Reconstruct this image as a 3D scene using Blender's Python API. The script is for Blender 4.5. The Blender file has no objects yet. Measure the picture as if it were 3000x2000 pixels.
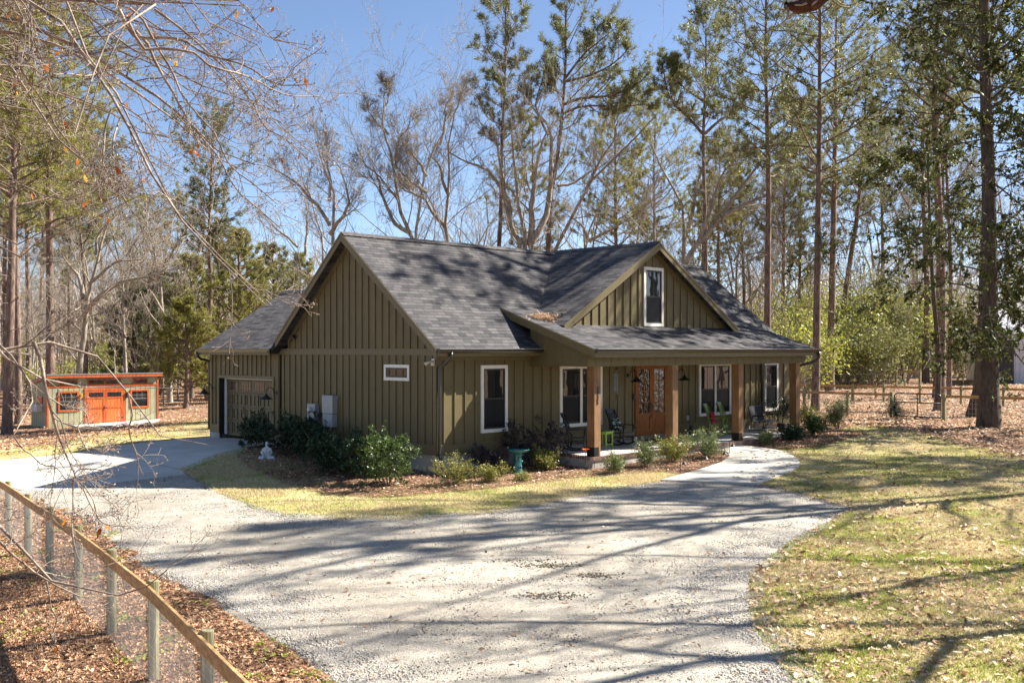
import bpy, math, random
import numpy as np
from math import radians, sin, cos, pi
from mathutils import Vector

SC = bpy.context.scene
COL = SC.collection
RND = random.Random(7)

# ---------------------------------------------------------------- camera, sky, sun, exposure
F_PX, CX, HY, S2 = 3101.0, 1500.0, 1024.0, math.sqrt(.5)
CAM = (-30*S2 + 2.157*S2, -30*S2 - 2.157*S2, 4.0)
cam = bpy.data.cameras.new('camera'); cam_o = bpy.data.objects.new('camera', cam); COL.objects.link(cam_o)
cam.sensor_width = 36.0; cam.lens = 36.0*F_PX/3000; cam.shift_y = 24/3000
cam.clip_start = .1; cam.clip_end = 2000
cam_o.location = CAM; cam_o.rotation_euler = (pi/2, 0, -pi/4)
SC.camera = cam_o

SUN_DIR = Vector((8.0, -3.3, 7.4)).normalized()
EL = math.asin(SUN_DIR.z); AZ = math.atan2(SUN_DIR.x, SUN_DIR.y)
W = bpy.data.worlds.new('World'); SC.world = W; W.use_nodes = True
wn = W.node_tree.nodes; wl = W.node_tree.links
sky = wn.new('ShaderNodeTexSky'); sky.sky_type = 'NISHITA'; sky.sun_disc = False
sky.sun_elevation = EL; sky.sun_rotation = AZ; sky.air_density = .6; sky.dust_density = .2; sky.ozone_density = 1.0
bg = wn['Background']; bg.inputs['Strength'].default_value = .065
wl.new(sky.outputs[0], bg.inputs['Color'])
sun = bpy.data.lights.new('sun', 'SUN'); sun.energy = 5.0; sun.angle = radians(.53); sun.color = (1, .95, .86)
sun_o = bpy.data.objects.new('sun', sun); COL.objects.link(sun_o)
sun_o.rotation_euler = SUN_DIR.to_track_quat('Z', 'Y').to_euler(); sun_o.location = (20, -20, 60)
SC.view_settings.view_transform = 'Standard'; SC.view_settings.look = 'None'
SC.view_settings.exposure = 1.66; SC.view_settings.gamma = 1
SC.cycles.max_bounces = 6; SC.cycles.diffuse_bounces = 3; SC.cycles.transparent_max_bounces = 8

# ---------------------------------------------------------------- ground height, photo rays
ANCH = np.array([(0,0,.44,3,1),(0,5,.66,3,1),(-.5,9,.92,2.2,2),(-.5,12.4,.93,2.2,3),(4.2,-2.6,.44,2.5,1),(9,-3.2,.55,3,1),(13,-3,.66,3,1),
 (17,-2.5,.75,3,1),(20,2,.8,4,1),(10,10,.9,8,1),(-4,10,.72,3,1),(-8,8,.12,3,1),(-8,12,.1,4,1),(-5,16,.2,5,1),(2,18,.5,6,1),(-6,4,.25,3,1),
 (-3,-3,.22,3,1),(3,-6,.25,3,1),(8,-7,.3,3,1),(-10,-2,.08,4,1),(-10,-10,.1,5,1),(-4,-12,.12,5,1),(4,-14,.15,5,1),(12,-10,.32,4,1),(20,-8,.5,5,1),
 (28,-4.5,.75,4,1),(24,-15,.5,6,1),(34,-16,.6,8,1),(-12,-1,.03,2.5,1),(-12.7,-5.5,.0,2.5,1),(-13.8,-10,-.02,2.5,1),(-14.8,-15,-.02,2.5,1),
 (-15.6,-3,-.5,2.5,1.4),(-16.6,-9,-.55,2.5,1.4),(-18,-14,-.6,2.5,1.4),(-14.5,3,-.35,3,1),(-20,0,-.7,5,1),(-12,9,-.05,4,1),
 (5,40.5,-.85,6,1),(12,40.5,-.7,6,1),(-8,30,-.5,7,1),(8,28,.0,7,1),(20,30,.3,9,1),(24,12,.7,7,1),(36,8,.6,9,1),(45,-5,.7,12,1),(50,25,.6,14,1),
 (30,55,-.2,14,1),(10,70,-.4,16,1),(60,-25,.6,16,1),(-20,40,-.9,12,1),(-10,60,-.7,14,1),(80,10,1.2,14,1),(90,-30,1.4,16,1),(80,60,1.0,20,1)], float)

def gz(x, y):
    x = np.asarray(x, float); y = np.asarray(y, float)
    n = np.zeros_like(x); d = np.full_like(x, 1e-9)
    for ax, ay, az, s, wt in ANCH:
        r2 = (x-ax)**2 + (y-ay)**2
        w = wt*(np.exp(-r2/(2*s*s)) + 2e-3/(1 + r2/400.))
        n += w*az; d += w
    return n/d
def gz1(x, y): return float(gz(np.array([x]), np.array([y]))[0])
def ray(px, py):
    r = (px-CX)/F_PX
    return (S2 + r*S2, S2 - r*S2, (HY-py)/F_PX)
def G(px, py):
    """where the sight line of a photo pixel meets the terrain"""
    d = ray(px, py)
    t = np.geomspace(3, 500, 700)
    h = CAM[2] + t*d[2] - gz(CAM[0]+t*d[0], CAM[1]+t*d[1])
    k = int(np.argmax(h < 0)) if (h < 0).any() else len(t)-1
    t = np.linspace(t[max(k-1, 0)], t[k], 60)
    h = CAM[2] + t*d[2] - gz(CAM[0]+t*d[0], CAM[1]+t*d[1])
    k = int(np.argmax(h < 0)) if (h < 0).any() else len(t)-1
    return (CAM[0]+t[k]*d[0], CAM[1]+t[k]*d[1])
def at(px, py, dep):
    d = ray(px, py); return (CAM[0]+dep*d[0], CAM[1]+dep*d[1], CAM[2]+dep*d[2])
def colxy(px, dep):
    d = ray(px, HY); return (CAM[0]+dep*d[0], CAM[1]+dep*d[1])
def GP(pts): return [G(*p) for p in pts]

# ---------------------------------------------------------------- materials
MATS = {}
def mat(name, c1, c2=None, scale=6.0, rough=.75, bump=0.0, bscale=None, detail=4.0, stretch=None, spec=.4, metal=0.0, island=0.0, trans=0.0, c3=None, coat=0.0, low=.35, high=.65, bdist=.02):
    if name in MATS: return MATS[name]
    m = bpy.data.materials.new(name); m.use_nodes = True; MATS[name] = m
    N = m.node_tree.nodes; L = m.node_tree.links
    b = N['Principled BSDF']
    b.inputs['Roughness'].default_value = rough; b.inputs['Metallic'].default_value = metal
    b.inputs['Specular IOR Level'].default_value = spec; b.inputs['Coat Weight'].default_value = coat
    co = N.new('ShaderNodeTexCoord'); mp = N.new('ShaderNodeMapping')
    L.new(co.outputs['Object'], mp.inputs['Vector'])
    if stretch: mp.inputs['Scale'].default_value = stretch
    col = None
    c1 = (*c1, 1); c2 = (*(c2 or c1[:3]), 1)
    if island:
        g = N.new('ShaderNodeNewGeometry'); r = N.new('ShaderNodeValToRGB')
        e = r.color_ramp.elements; e[0].color = c1; e[1].color = c2
        if c3:
            x = e.new(.5); x.color = (*c3, 1)
        L.new(g.outputs['Random Per Island'], r.inputs['Fac']); col = r.outputs['Color']
    else:
        n = N.new('ShaderNodeTexNoise'); n.inputs['Scale'].default_value = scale; n.inputs['Detail'].default_value = detail
        L.new(mp.outputs[0], n.inputs['Vector'])
        r = N.new('ShaderNodeValToRGB'); e = r.color_ramp.elements
        e[0].position = low; e[0].color = c1; e[1].position = high; e[1].color = c2
        if c3:
            x = e.new((low+high)/2); x.color = (*c3, 1)
        L.new(n.outputs['Fac'], r.inputs['Fac']); col = r.outputs['Color']
    L.new(col, b.inputs['Base Color'])
    if bump:
        n2 = N.new('ShaderNodeTexNoise'); n2.inputs['Scale'].default_value = bscale or scale*4; n2.inputs['Detail'].default_value = 6
        L.new(mp.outputs[0], n2.inputs['Vector'])
        bp = N.new('ShaderNodeBump'); bp.inputs['Strength'].default_value = bump; bp.inputs['Distance'].default_value = bdist
        L.new(n2.outputs['Fac'], bp.inputs['Height']); L.new(bp.outputs[0], b.inputs['Normal'])
    if trans:
        t = N.new('ShaderNodeBsdfTranslucent'); mx = N.new('ShaderNodeMixShader'); mx.inputs[0].default_value = trans
        L.new(col, t.inputs['Color']); L.new(b.outputs[0], mx.inputs[1]); L.new(t.outputs[0], mx.inputs[2])
        L.new(mx.outputs[0], N['Material Output'].inputs['Surface'])
    return m
def srgb(r, g, b):
    f = lambda v: (v/255/12.92) if v/255 <= .04045 else ((v/255+.055)/1.055)**2.4
    return (f(r), f(g), f(b))
def noise_into(m, scale, lo, hi, amount):
    """multiply the base colour by broad, low-contrast blotches (weathering)"""
    N = m.node_tree.nodes; L = m.node_tree.links; b = N['Principled BSDF']
    src = b.inputs['Base Color'].links[0].from_socket
    co = N.new('ShaderNodeTexCoord'); n = N.new('ShaderNodeTexNoise'); n.inputs['Scale'].default_value = scale; n.inputs['Detail'].default_value = 5
    L.new(co.outputs['Object'], n.inputs['Vector'])
    r = N.new('ShaderNodeValToRGB'); e = r.color_ramp.elements
    e[0].position = .35; e[0].color = (lo, lo, lo, 1); e[1].position = .65; e[1].color = (hi, hi, hi, 1)
    L.new(n.outputs['Fac'], r.inputs['Fac'])
    mx = N.new('ShaderNodeMix'); mx.data_type = 'RGBA'; mx.blend_type = 'MULTIPLY'; mx.inputs[0].default_value = amount
    L.new(src, mx.inputs[6]); L.new(r.outputs['Color'], mx.inputs[7]); L.new(mx.outputs[2], b.inputs['Base Color'])
    return m

# ---------------------------------------------------------------- mesh helpers
class MB:
    def __init__(s): s.v = []; s.f = []; s.uv = None
    def quad(s, a, b, c, d):
        n = len(s.v); s.v += [a, b, c, d]; s.f.append((n, n+1, n+2, n+3)); return s
    def poly(s, pts):
        n = len(s.v); s.v += list(pts); s.f.append(tuple(range(n, n+len(pts)))); return s
    def box(s, x0, x1, y0, y1, z0, z1):
        n = len(s.v)
        s.v += [(x0,y0,z0),(x1,y0,z0),(x1,y1,z0),(x0,y1,z0),(x0,y0,z1),(x1,y0,z1),(x1,y1,z1),(x0,y1,z1)]
        s.f += [tuple(n+i for i in q) for q in ((0,3,2,1),(4,5,6,7),(0,1,5,4),(1,2,6,5),(2,3,7,6),(3,0,4,7))]
        return s
    def hexa(s, bot, top):
        """eight corners: two quads"""
        n = len(s.v); s.v += list(bot)+list(top)
        s.f += [tuple(n+i for i in q) for q in ((0,3,2,1),(4,5,6,7),(0,1,5,4),(1,2,6,5),(2,3,7,6),(3,0,4,7))]
        return s
    def prism(s, pts, off):
        """extrude a planar polygon by a vector"""
        n = len(s.v); k = len(pts); o = Vector(off)
        s.v += [tuple(p) for p in pts] + [tuple(Vector(p)+o) for p in pts]
        s.f.append(tuple(n+i for i in range(k))); s.f.append(tuple(n+k+i for i in reversed(range(k))))
        for i in range(k):
            j = (i+1) % k; s.f.append((n+i, n+k+i, n+k+j, n+j))
        return s
    def bar(s, a, b, w, h=None, up=(0,0,1)):
        """a rectangular bar from a to b, w wide, h high"""
        h = h or w; a = Vector(a); b = Vector(b); d = (b-a).normalized(); u = Vector(up)
        if abs(d.dot(u)) > .95: u = Vector((1,0,0))
        r = d.cross(u).normalized(); u = r.cross(d).normalized()
        c = [(-1,-1),(1,-1),(1,1),(-1,1)]
        return s.hexa([tuple(a+r*(i*w/2)+u*(j*h/2)) for i, j in c], [tuple(b+r*(i*w/2)+u*(j*h/2)) for i, j in c])
    def tube(s, pts, rad, k=8, cap=True):
        pts = [Vector(p) for p in pts]
        if not hasattr(rad, '__len__'): rad = [rad]*len(pts)
        n0 = len(s.v)
        ref = None
        for i, p in enumerate(pts):
            t = (pts[min(i+1, len(pts)-1)] - pts[max(i-1, 0)]).normalized()
            if ref is None: ref = Vector((0,0,1)) if abs(t.z) < .9 else Vector((1,0,0))
            r = t.cross(ref).normalized(); u = r.cross(t).normalized(); ref = u
            for j in range(k):
                a = 2*pi*j/k; s.v.append(tuple(p + (r*cos(a)+u*sin(a))*rad[i]))
        for i in range(len(pts)-1):
            for j in range(k):
                a = n0+i*k+j; b = n0+i*k+(j+1) % k; s.f.append((a, b, b+k, a+k))
        if cap:
            s.f.append(tuple(n0+j for j in reversed(range(k)))); s.f.append(tuple(n0+(len(pts)-1)*k+j for j in range(k)))
        return s
    def lathe(s, prof, c=(0,0,0), k=20):
        n0 = len(s.v)
        for r, z in prof:
            for j in range(k):
                a = 2*pi*j/k; s.v.append((c[0]+r*cos(a), c[1]+r*sin(a), c[2]+z))
        for i in range(len(prof)-1):
            for j in range(k):
                a = n0+i*k+j; b = n0+i*k+(j+1) % k; s.f.append((a, b, b+k, a+k))
        s.f.append(tuple(n0+j for j in reversed(range(k)))); s.f.append(tuple(n0+(len(prof)-1)*k+j for j in range(k)))
        return s
    def ball(s, c, r, sx=1, sy=1, sz=1, k=12, h=8):
        prof = [(max(r*sin(pi*i/h), r*.02), -r*cos(pi*i/h)*sz) for i in range(h+1)]
        n = len(s.v); s.lathe(prof, c, k)
        for i in range(n, len(s.v)):
            x, y, z = s.v[i]; s.v[i] = (c[0]+(x-c[0])*sx, c[1]+(y-c[1])*sy, z)
        return s
    def build(s, name, m, parent=None, smooth=False, bevel=0, loc=None, rotz=0):
        me = bpy.data.meshes.new(name); me.from_pydata([tuple(v) for v in s.v], [], s.f); me.validate(); me.update()
        o = bpy.data.objects.new(name, me); COL.objects.link(o)
        if m: me.materials.append(m)
        if smooth: me.polygons.foreach_set('use_smooth', [True]*len(me.polygons))
        if parent: o.parent = parent
        if loc: o.location = loc
        o.rotation_euler.z = rotz
        if bevel:
            b = o.modifiers.new('bevel', 'BEVEL'); b.width = bevel; b.segments = 2; b.limit_method = 'ANGLE'
        return o
def np_mesh(name, V, Fc, m, smooth=False):
    """mesh data from numpy vertices (n,3) and faces (m,3|4)"""
    V = np.asarray(V, np.float32); Fc = np.asarray(Fc, np.int32); k = Fc.shape[1]
    me = bpy.data.meshes.new(name)
    me.vertices.add(len(V)); me.vertices.foreach_set('co', V.ravel())
    me.loops.add(Fc.size); me.loops.foreach_set('vertex_index', Fc.ravel())
    me.polygons.add(len(Fc)); me.polygons.foreach_set('loop_start', np.arange(0, Fc.size, k, dtype=np.int32))
    me.polygons.foreach_set('loop_total', np.full(len(Fc), k, np.int32))
    if smooth: me.polygons.foreach_set('use_smooth', np.ones(len(Fc), bool))
    me.update(calc_edges=True); me.validate()
    if m: me.materials.append(m)
    return me
def link(name, me, parent=None, loc=None, rotz=0, scale=None):
    o = bpy.data.objects.new(name, me); COL.objects.link(o)
    if parent: o.parent = parent
    if loc: o.location = loc
    o.rotation_euler.z = rotz
    if scale: o.scale = scale if hasattr(scale, '__len__') else (scale,)*3
    return o
def tag(o, label=None, cat=None, group=None, kind=None):
    if label: o['label'] = label
    if cat: o['category'] = cat
    if group: o['group'] = group
    if kind: o['kind'] = kind
    return o
def empty(name, loc=(0,0,0), rotz=0, label=None, cat=None, group=None):
    o = bpy.data.objects.new(name, None); COL.objects.link(o); o.location = loc; o.rotation_euler.z = rotz; o.empty_display_size = .2
    return tag(o, label, cat, group)
def copy_tree(o, parent=None):
    c = o.copy(); COL.objects.link(c); c.parent = parent
    for ch in list(o.children): copy_tree(ch, c)
    return c

# ---------------------------------------------------------------- colours
OLIVE = noise_into(mat('olive_paint', (.130,.101,.043), (.143,.111,.048), 3, .55, .15, 90, spec=.3), .8, .9, 1.05, .8)
OLIVE_T = mat('olive_trim_paint', (.132,.103,.045), (.145,.113,.050), 5, .5, .1, 60, spec=.35)
WHITE = mat('white_trim_paint', (.72,.68,.60), (.78,.74,.66), 4, .45, spec=.4)
BLACKM = mat('black_metal', (.012,.011,.010), (.02,.018,.016), 8, .4, spec=.5)
BRONZE = mat('bronze_gutter', (.022,.018,.016), (.03,.024,.021), 8, .28, spec=.7)
LIP_GLINT = mat('lip_glint_paint', (.36,.34,.32), (.46,.44,.42), 8, .3, spec=.6)  # pale tone stands in for the sun's glint along the dark gutter's rim
SASH = mat('dark_bronze_sash', (.018,.015,.013), (.026,.021,.018), 8, .4)
STUCCO = noise_into(mat('foundation_stucco', (.36,.34,.30), (.44,.42,.37), 3, .9, .4, 60), 1.2, .75, 1.1, .9)
CEDAR = noise_into(mat('cedar_post', (.19,.094,.036), (.28,.15,.065), 3, .6, .25, 30, stretch=(6,6,.5)), 2.0, .8, 1.15, .8)
DOORW = mat('stained_door_wood', (.18,.052,.006), (.28,.092,.012), 3, .45, .1, 20, stretch=(8,8,.6), spec=.2)
BRICKC = mat('brick_rowlock', (.13,.07,.05), (.25,.155,.115), 9, .85, .4, 60)
MORTAR = mat('mortar', (.42,.39,.34), (.5,.47,.42), 9, .9)
CONC = noise_into(mat('concrete', (.55,.51,.44), (.63,.59,.52), 1.5, .85, .25, 120, bdist=.006), .35, .82, 1.05, .9)
DARKIN = mat('dark_interior', (.01,.01,.01), (.015,.014,.013), 4, .8)
def glass_mat(name, c=(.012,.014,.015), rough=.03):
    m = mat(name, c, tuple(x*1.4 for x in c), 2, rough, spec=.9)
    N = m.node_tree.nodes; L = m.node_tree.links; b = N['Principled BSDF']
    n = N.new('ShaderNodeTexNoise'); n.inputs['Scale'].default_value = 1.3; co = N.new('ShaderNodeTexCoord'); L.new(co.outputs['Object'], n.inputs['Vector'])
    bp = N.new('ShaderNodeBump'); bp.inputs['Strength'].default_value = .25; bp.inputs['Distance'].default_value = .02
    L.new(n.outputs['Fac'], bp.inputs['Height']); L.new(bp.outputs[0], b.inputs['Normal'])
    return m
GLASS = glass_mat('window_glass')
GLASSF = glass_mat('screened_glass', (.008,.009,.010), .3)
GLASSF.node_tree.nodes['Principled BSDF'].inputs['Specular IOR Level'].default_value = .12

def shingle_mat():
    m = bpy.data.materials.new('asphalt_shingle'); m.use_nodes = True
    N = m.node_tree.nodes; L = m.node_tree.links; b = N['Principled BSDF']; b.inputs['Roughness'].default_value = .85; b.inputs['Specular IOR Level'].default_value = .25
    uv = N.new('ShaderNodeUVMap'); uv.uv_map = 'roof'
    wob = N.new('ShaderNodeTexNoise'); wob.inputs['Scale'].default_value = 1.5
    L.new(uv.outputs[0], wob.inputs['Vector'])
    wa = N.new('ShaderNodeVectorMath'); wa.operation = 'MULTIPLY_ADD'; wa.inputs[1].default_value = (.03,.02,0); L.new(wob.outputs['Color'], wa.inputs[0]); L.new(uv.outputs[0], wa.inputs[2])
    br = N.new('ShaderNodeTexBrick'); br.offset = .37; br.offset_frequency = 2; br.squash = 1.25; br.squash_frequency = 3
    for k, v in dict(Scale=1.0, **{'Mortar Size': .008, 'Mortar Smooth': .3, 'Bias': 0.0, 'Brick Width': .31, 'Row Height': .145}).items(): br.inputs[k].default_value = v
    br.inputs['Color1'].default_value = (.034,.033,.036,1); br.inputs['Color2'].default_value = (.098,.09,.09,1); br.inputs['Mortar'].default_value = (.02,.018,.02,1)
    L.new(wa.outputs[0], br.inputs['Vector'])
    n = N.new('ShaderNodeTexNoise'); n.inputs['Scale'].default_value = 60; n.inputs['Detail'].default_value = 4; L.new(uv.outputs[0], n.inputs['Vector'])
    n2 = N.new('ShaderNodeTexNoise'); n2.inputs['Scale'].default_value = .7; L.new(uv.outputs[0], n2.inputs['Vector'])
    mx = N.new('ShaderNodeMix'); mx.data_type = 'RGBA'; mx.blend_type = 'OVERLAY'; mx.inputs[0].default_value = .55
    L.new(br.outputs['Color'], mx.inputs[6]); L.new(n.outputs['Color'], mx.inputs[7])
    r2 = N.new('ShaderNodeMapRange'); r2.inputs[3].default_value = .8; r2.inputs[4].default_value = 1.25; L.new(n2.outputs['Fac'], r2.inputs[0])
    m2 = N.new('ShaderNodeVectorMath'); m2.operation = 'SCALE'; L.new(mx.outputs[2], m2.inputs[0]); L.new(r2.outputs[0], m2.inputs['Scale'])
    L.new(m2.outputs[0], b.inputs['Base Color'])
    # a saw-tooth height per course: each course lies on the one below
    sp = N.new('ShaderNodeSeparateXYZ'); L.new(wa.outputs[0], sp.inputs[0])
    dv = N.new('ShaderNodeMath'); dv.operation = 'DIVIDE'; dv.inputs[1].default_value = .145; L.new(sp.outputs['Y'], dv.inputs[0])
    fr = N.new('ShaderNodeMath'); fr.operation = 'FRACT'; L.new(dv.outputs[0], fr.inputs[0])
    iv = N.new('ShaderNodeMath'); iv.operation = 'MULTIPLY_ADD'; iv.inputs[1].default_value = -1.0; iv.inputs[2].default_value = 1.0; L.new(fr.outputs[0], iv.inputs[0])
    ad = N.new('ShaderNodeMath'); ad.operation = 'MULTIPLY_ADD'; ad.inputs[1].default_value = -.7; L.new(br.outputs['Fac'], ad.inputs[0]); L.new(iv.outputs[0], ad.inputs[2])
    bp = N.new('ShaderNodeBump'); bp.inputs['Strength'].default_value = .9; bp.inputs['Distance'].default_value = .022
    L.new(ad.outputs[0], bp.inputs['Height']); L.new(bp.outputs[0], b.inputs['Normal'])
    return m
SHINGLE = shingle_mat()
# ================================================================ the house
# axes: X runs along the porch front, Y along the garage side; the near corner of the siding is the origin
house = empty('house', (9, 4, .44), 0, 'olive board and batten house with dark shingle roofs, front porch and side garage', 'house')
HO = Vector((9, 4, .44))
def part(mb, name, m, parent=None, **k):
    o = mb.build(name, m, None, **k)
    if parent is None: parent = house
    off = HO if parent is house else Vector(parent.get('_o', (0,0,0)))
    me = o.data
    co = np.empty(len(me.vertices)*3, np.float32); me.vertices.foreach_get('co', co)
    co = co.reshape(-1, 3) - np.array(HO, np.float32); me.vertices.foreach_set('co', co.ravel()); me.update()
    o.parent = parent
    return o

ZE, YF, YB, YR, ZR, XR, XL = 4.02, -.45, 8.05, 4.03, 7.60, 18.75, -.35
MF = (ZR-ZE)/(YR-YF); MBK = (ZR-ZE)/(YB-YR)
def z_front(y): return ZE + MF*(y-YF)
def z_back(y): return ZE + MBK*(YB-y)
GX, GZ, GM = 3.2, 6.24, (6.24-4.03)/3.6
TH = .17
# ---- siding walls
BZ = 1.03
def battens(mb, axis, coords, other, zlo, zhi, proud, w=.06):
    for c in coords:
        lo, hi = zlo(c), zhi(c)
        if hi-lo < .05: continue
        if axis == 'y': mb.box(other-proud, other+.002, c-w/2, c+w/2, lo, hi)
        else: mb.box(c-w/2, c+w/2, other-proud, other+.002, lo, hi)
wall = MB()
# side wall with the gable, thickness .12; the garage opening is left out
YG0, YG1, ZG = 8.44, 11.98, 2.98
wall.prism([(0,.0,BZ),(0,YG0,BZ),(0,YG0,3.93),(0,7.62,3.98),(0,YR,ZR-.16),(0,YF+.45,z_front(0)-.16)], (.12,0,0))
wall.prism([(0,YG0,ZG),(0,12.62,ZG),(0,12.62,3.93),(0,YG0,3.93)], (.12,0,0))
wall.prism([(0,YG1,BZ),(0,12.62,BZ),(0,12.62,ZG),(0,YG1,ZG)], (.12,0,0))
# front wall
wall.box(.12, 19.2, 0, .12, BZ, 4.0)
wall.box(19.2, 19.32, 0, 8.0, BZ, 3.9); wall.poly([(19.25,0,3.9),(19.25,8,3.9),(19.25,YR,ZR-.2)])
wall.box(0, 19.2, 7.9, 8.0, BZ, 3.9)
wall.box(.12, 6.8, 12.5, 12.62, BZ, 3.93); wall.poly([(0,12.62,3.93),(6.6,12.62,3.93),(3.2,12.62,6.1)])
# front gable wall
wall.prism([(4.85,-.45,4.72),(13.98,-.45,4.72),(9.4,-.45,7.5)], (0,.12,0))
part(wall, 'wall', OLIVE)
bt = MB()
ys = [.33*i+.16 for i in range(38)]
battens(bt, 'y', [y for y in ys if y < YG0-.15], 0, lambda y: 1.29, lambda y: 3.835 if y < 8.3 else 3.9, .034)
part(bt, 'batten', OLIVE); bt = MB()
battens(bt, 'y', [YG0+.15+.19*0 + .30*i for i in range(12)], 0, lambda y: 3.10, lambda y: 3.9, .034)
part(bt, 'batten', OLIVE); bt = MB()
battens(bt, 'y', [12.25, 12.5], 0, lambda y: 1.29, lambda y: 3.9, .034)
part(bt, 'batten', OLIVE); bt = MB()
battens(bt, 'y', [y for y in ys if .3 < y < 7.5], 0, lambda y: 4.035, lambda y: min(z_front(y), z_back(y))-.30, .034)
part(bt, 'batten', OLIVE); bt = MB()
fx = [.41*i+.30 for i in range(47)]
def ok(x): return not any(a-.02 < x < b+.02 for a, b in ((1.73,2.83),(5.18,7.25),(9.05,10.8),(12.78,14.87),(17.25,18.3)))
battens(bt, 'x', [x for x in fx if ok(x) and x < 19.1], 0, lambda x: 1.29 if x < 4.1 else 1.33, lambda x: 3.70, .034)
for x in [x for x in fx if not ok(x)]:
    z0 = 1.29 if x < 4.1 else 1.33
    lo = {True: 1.35}.get(9.05 < x < 10.8, 1.48)
    if not (9.05 < x < 10.8) : bt.box(x-.03, x+.03, -.022, .002, z0, lo if x > 4 else 1.42)
    bt.box(x-.03, x+.03, -.022, .002, 3.56, 3.70)
part(bt, 'batten', OLIVE); bt = MB()
gx = [.40*i+5.05 for i in range(23)]
battens(bt, 'x', [x for x in gx if not 8.88 < x < 10.03], -.45, lambda x: 4.70, lambda x: 7.66-.5975*abs(x-9.4)-.30, .034)
for x in (9.05, 9.45, 9.85): bt.box(x-.03, x+.03, -.472, -.448, 6.82, 7.66-.5975*abs(x-9.4)-.30)
part(bt, 'batten', OLIVE)
tr = MB()
tr.box(-.035, 0, -.035, 8.28, 3.84, 4.03)                      # band board
tr.box(-.03, .0, -.03, YG0-.02, 1.0, 1.29); tr.box(-.03, 0, YG1+.02, 12.64, 1.0, 1.29)   # skirt boards
tr.box(0, 19.2, -.03, 0, .98, 1.29)
tr.box(0, 4.05, -.03, 0, 3.70, 3.86); tr.box(16.2, 19.2, -.03, 0, 3.70, 3.86)
tr.box(-.03, .0, -.03, .1, 1.29, 3.84); tr.box(0, .1, -.03, 0, 1.29, 3.70)               # corner boards
tr.box(-.03, 0, 12.54, 12.64, 1.29, 3.9)
tr.box(-.035, 0, YG0-.1, YG0, 1.0, ZG+.1); tr.box(-.035, 0, YG1, YG1+.1, 1.0, ZG+.1); tr.box(-.035, 0, YG0, YG1, ZG, ZG+.1)
for s, (a, b) in ((1, (0, YR)), (-1, (7.5, YR))):             # boards under the rakes on the wall
    f = z_front if s == 1 else z_back
    tr.prism([(-.03,a,f(a)-.17),(-.03,b,f(b)-.17),(-.03,b,f(b)-.36),(-.03,a,f(a)-.36)], (.03,0,0))
for sgn in (-1, 1):
    X0 = 9.4+sgn*4.5
    tr.prism([(X0,-.48,7.66-.5975*4.5-.17),(9.4,-.48,7.49),(9.4,-.48,7.30),(X0,-.48,7.66-.5975*4.5-.36)], (0,.03,0))
part(tr, 'trim_board', OLIVE_T)
fd = MB()
fd.box(.03, .15, .03, YG0, .0, BZ+.01); fd.box(.03, .15, YG1, 12.59, .3, BZ+.01); fd.box(.15, 19.17, .03, .15, .0, .99); fd.box(19.05, 19.17, .15, 7.9, .0, 1.0)
fd.box(.15, 6.7, 12.45, 12.59, .3, BZ); fd.box(-.02, .12, YG1, 12.64, .6, .99)
part(fd, 'foundation', STUCCO)

# ---- roofs: slabs with a shingle sheet; uv in metres along the eave and up the slope
def roof(name, polys, m=SHINGLE, th=TH, uvdirs=None, parent=None):
    vs, fs, uvs = [], [], []
    for pts, u_ax in polys:
        P = [Vector(p) for p in pts]
        nrm = (P[1]-P[0]).cross(P[2]-P[0]).normalized()
        if nrm.z < 0: P.reverse(); nrm = -nrm
        n0 = len(vs); k = len(P)
        vs += [tuple(p) for p in P] + [tuple(p-Vector((0,0,th))) for p in P]
        u = Vector(u_ax); v = nrm.cross(u)
        if v.z < 0: v = -v
        uvof = [(p.dot(u), p.dot(v)) for p in P]
        fs.append(tuple(n0+i for i in range(k))); uvs += uvof
        fs.append(tuple(n0+k+i for i in reversed(range(k)))); uvs += uvof[::-1]
        for i in range(k):
            j = (i+1) % k; fs.append((n0+i, n0+k+i, n0+k+j, n0+j)); uvs += [uvof[i], uvof[i], uvof[j], uvof[j]]
    me = bpy.data.meshes.new(name); me.from_pydata([tuple(Vector(v)-HO) for v in vs], [], fs); me.update()
    l = me.uv_layers.new(name='roof')
    for i, uvp in enumerate(uvs): l.data[i].uv = uvp
    me.materials.append(m)
    o = bpy.data.objects.new(name, me); COL.objects.link(o); o.parent = parent or house
    return o
main_roof = roof('roof', [([(XL,YF,ZE),(XR,YF,ZE),(XR,YR,ZR),(XL,YR,ZR)], (1,0,0)), ([(XL,YB,ZE),(XR,YB,ZE),(XR,YR,ZR),(XL,YR,ZR)], (1,0,0))])
XG0, XG1, XGP, ZGP, MG = 4.55, 14.25, 9.4, 7.66, .5975
ygv = lambda z: YF + (z-ZE)/MF
gable_roof = roof('roof', [([(XG0,-.75,ZGP-MG*(XGP-XG0)),(XGP,-.75,ZGP),(XGP,YR+.1,ZGP),(XG0,ygv(4.76)+.2,ZGP-MG*(XGP-XG0))], (0,1,0)),
                           ([(XG1,-.75,ZGP-MG*(XG1-XGP)),(XGP,-.75,ZGP),(XGP,YR+.1,ZGP),(XG1,ygv(4.76)+.2,ZGP-MG*(XG1-XGP))], (0,1,0))])
MP = .335; XP0, XP1, YP = 3.68, 16.6, -2.75
ypt = (ZE - ZE + MP*YP - MF*YF)/(MP-MF) if False else (MF*YF - MP*YP)/(MF-MP)
zp = lambda y: ZE + MP*(y-YP)
porch_roof = roof('roof', [([(XP0,YP,ZE),(XP1,YP,ZE),(XP1,ypt+.02,zp(ypt+.02)),(XP0,ypt+.02,zp(ypt+.02))], (1,0,0))], th=.16)
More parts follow.
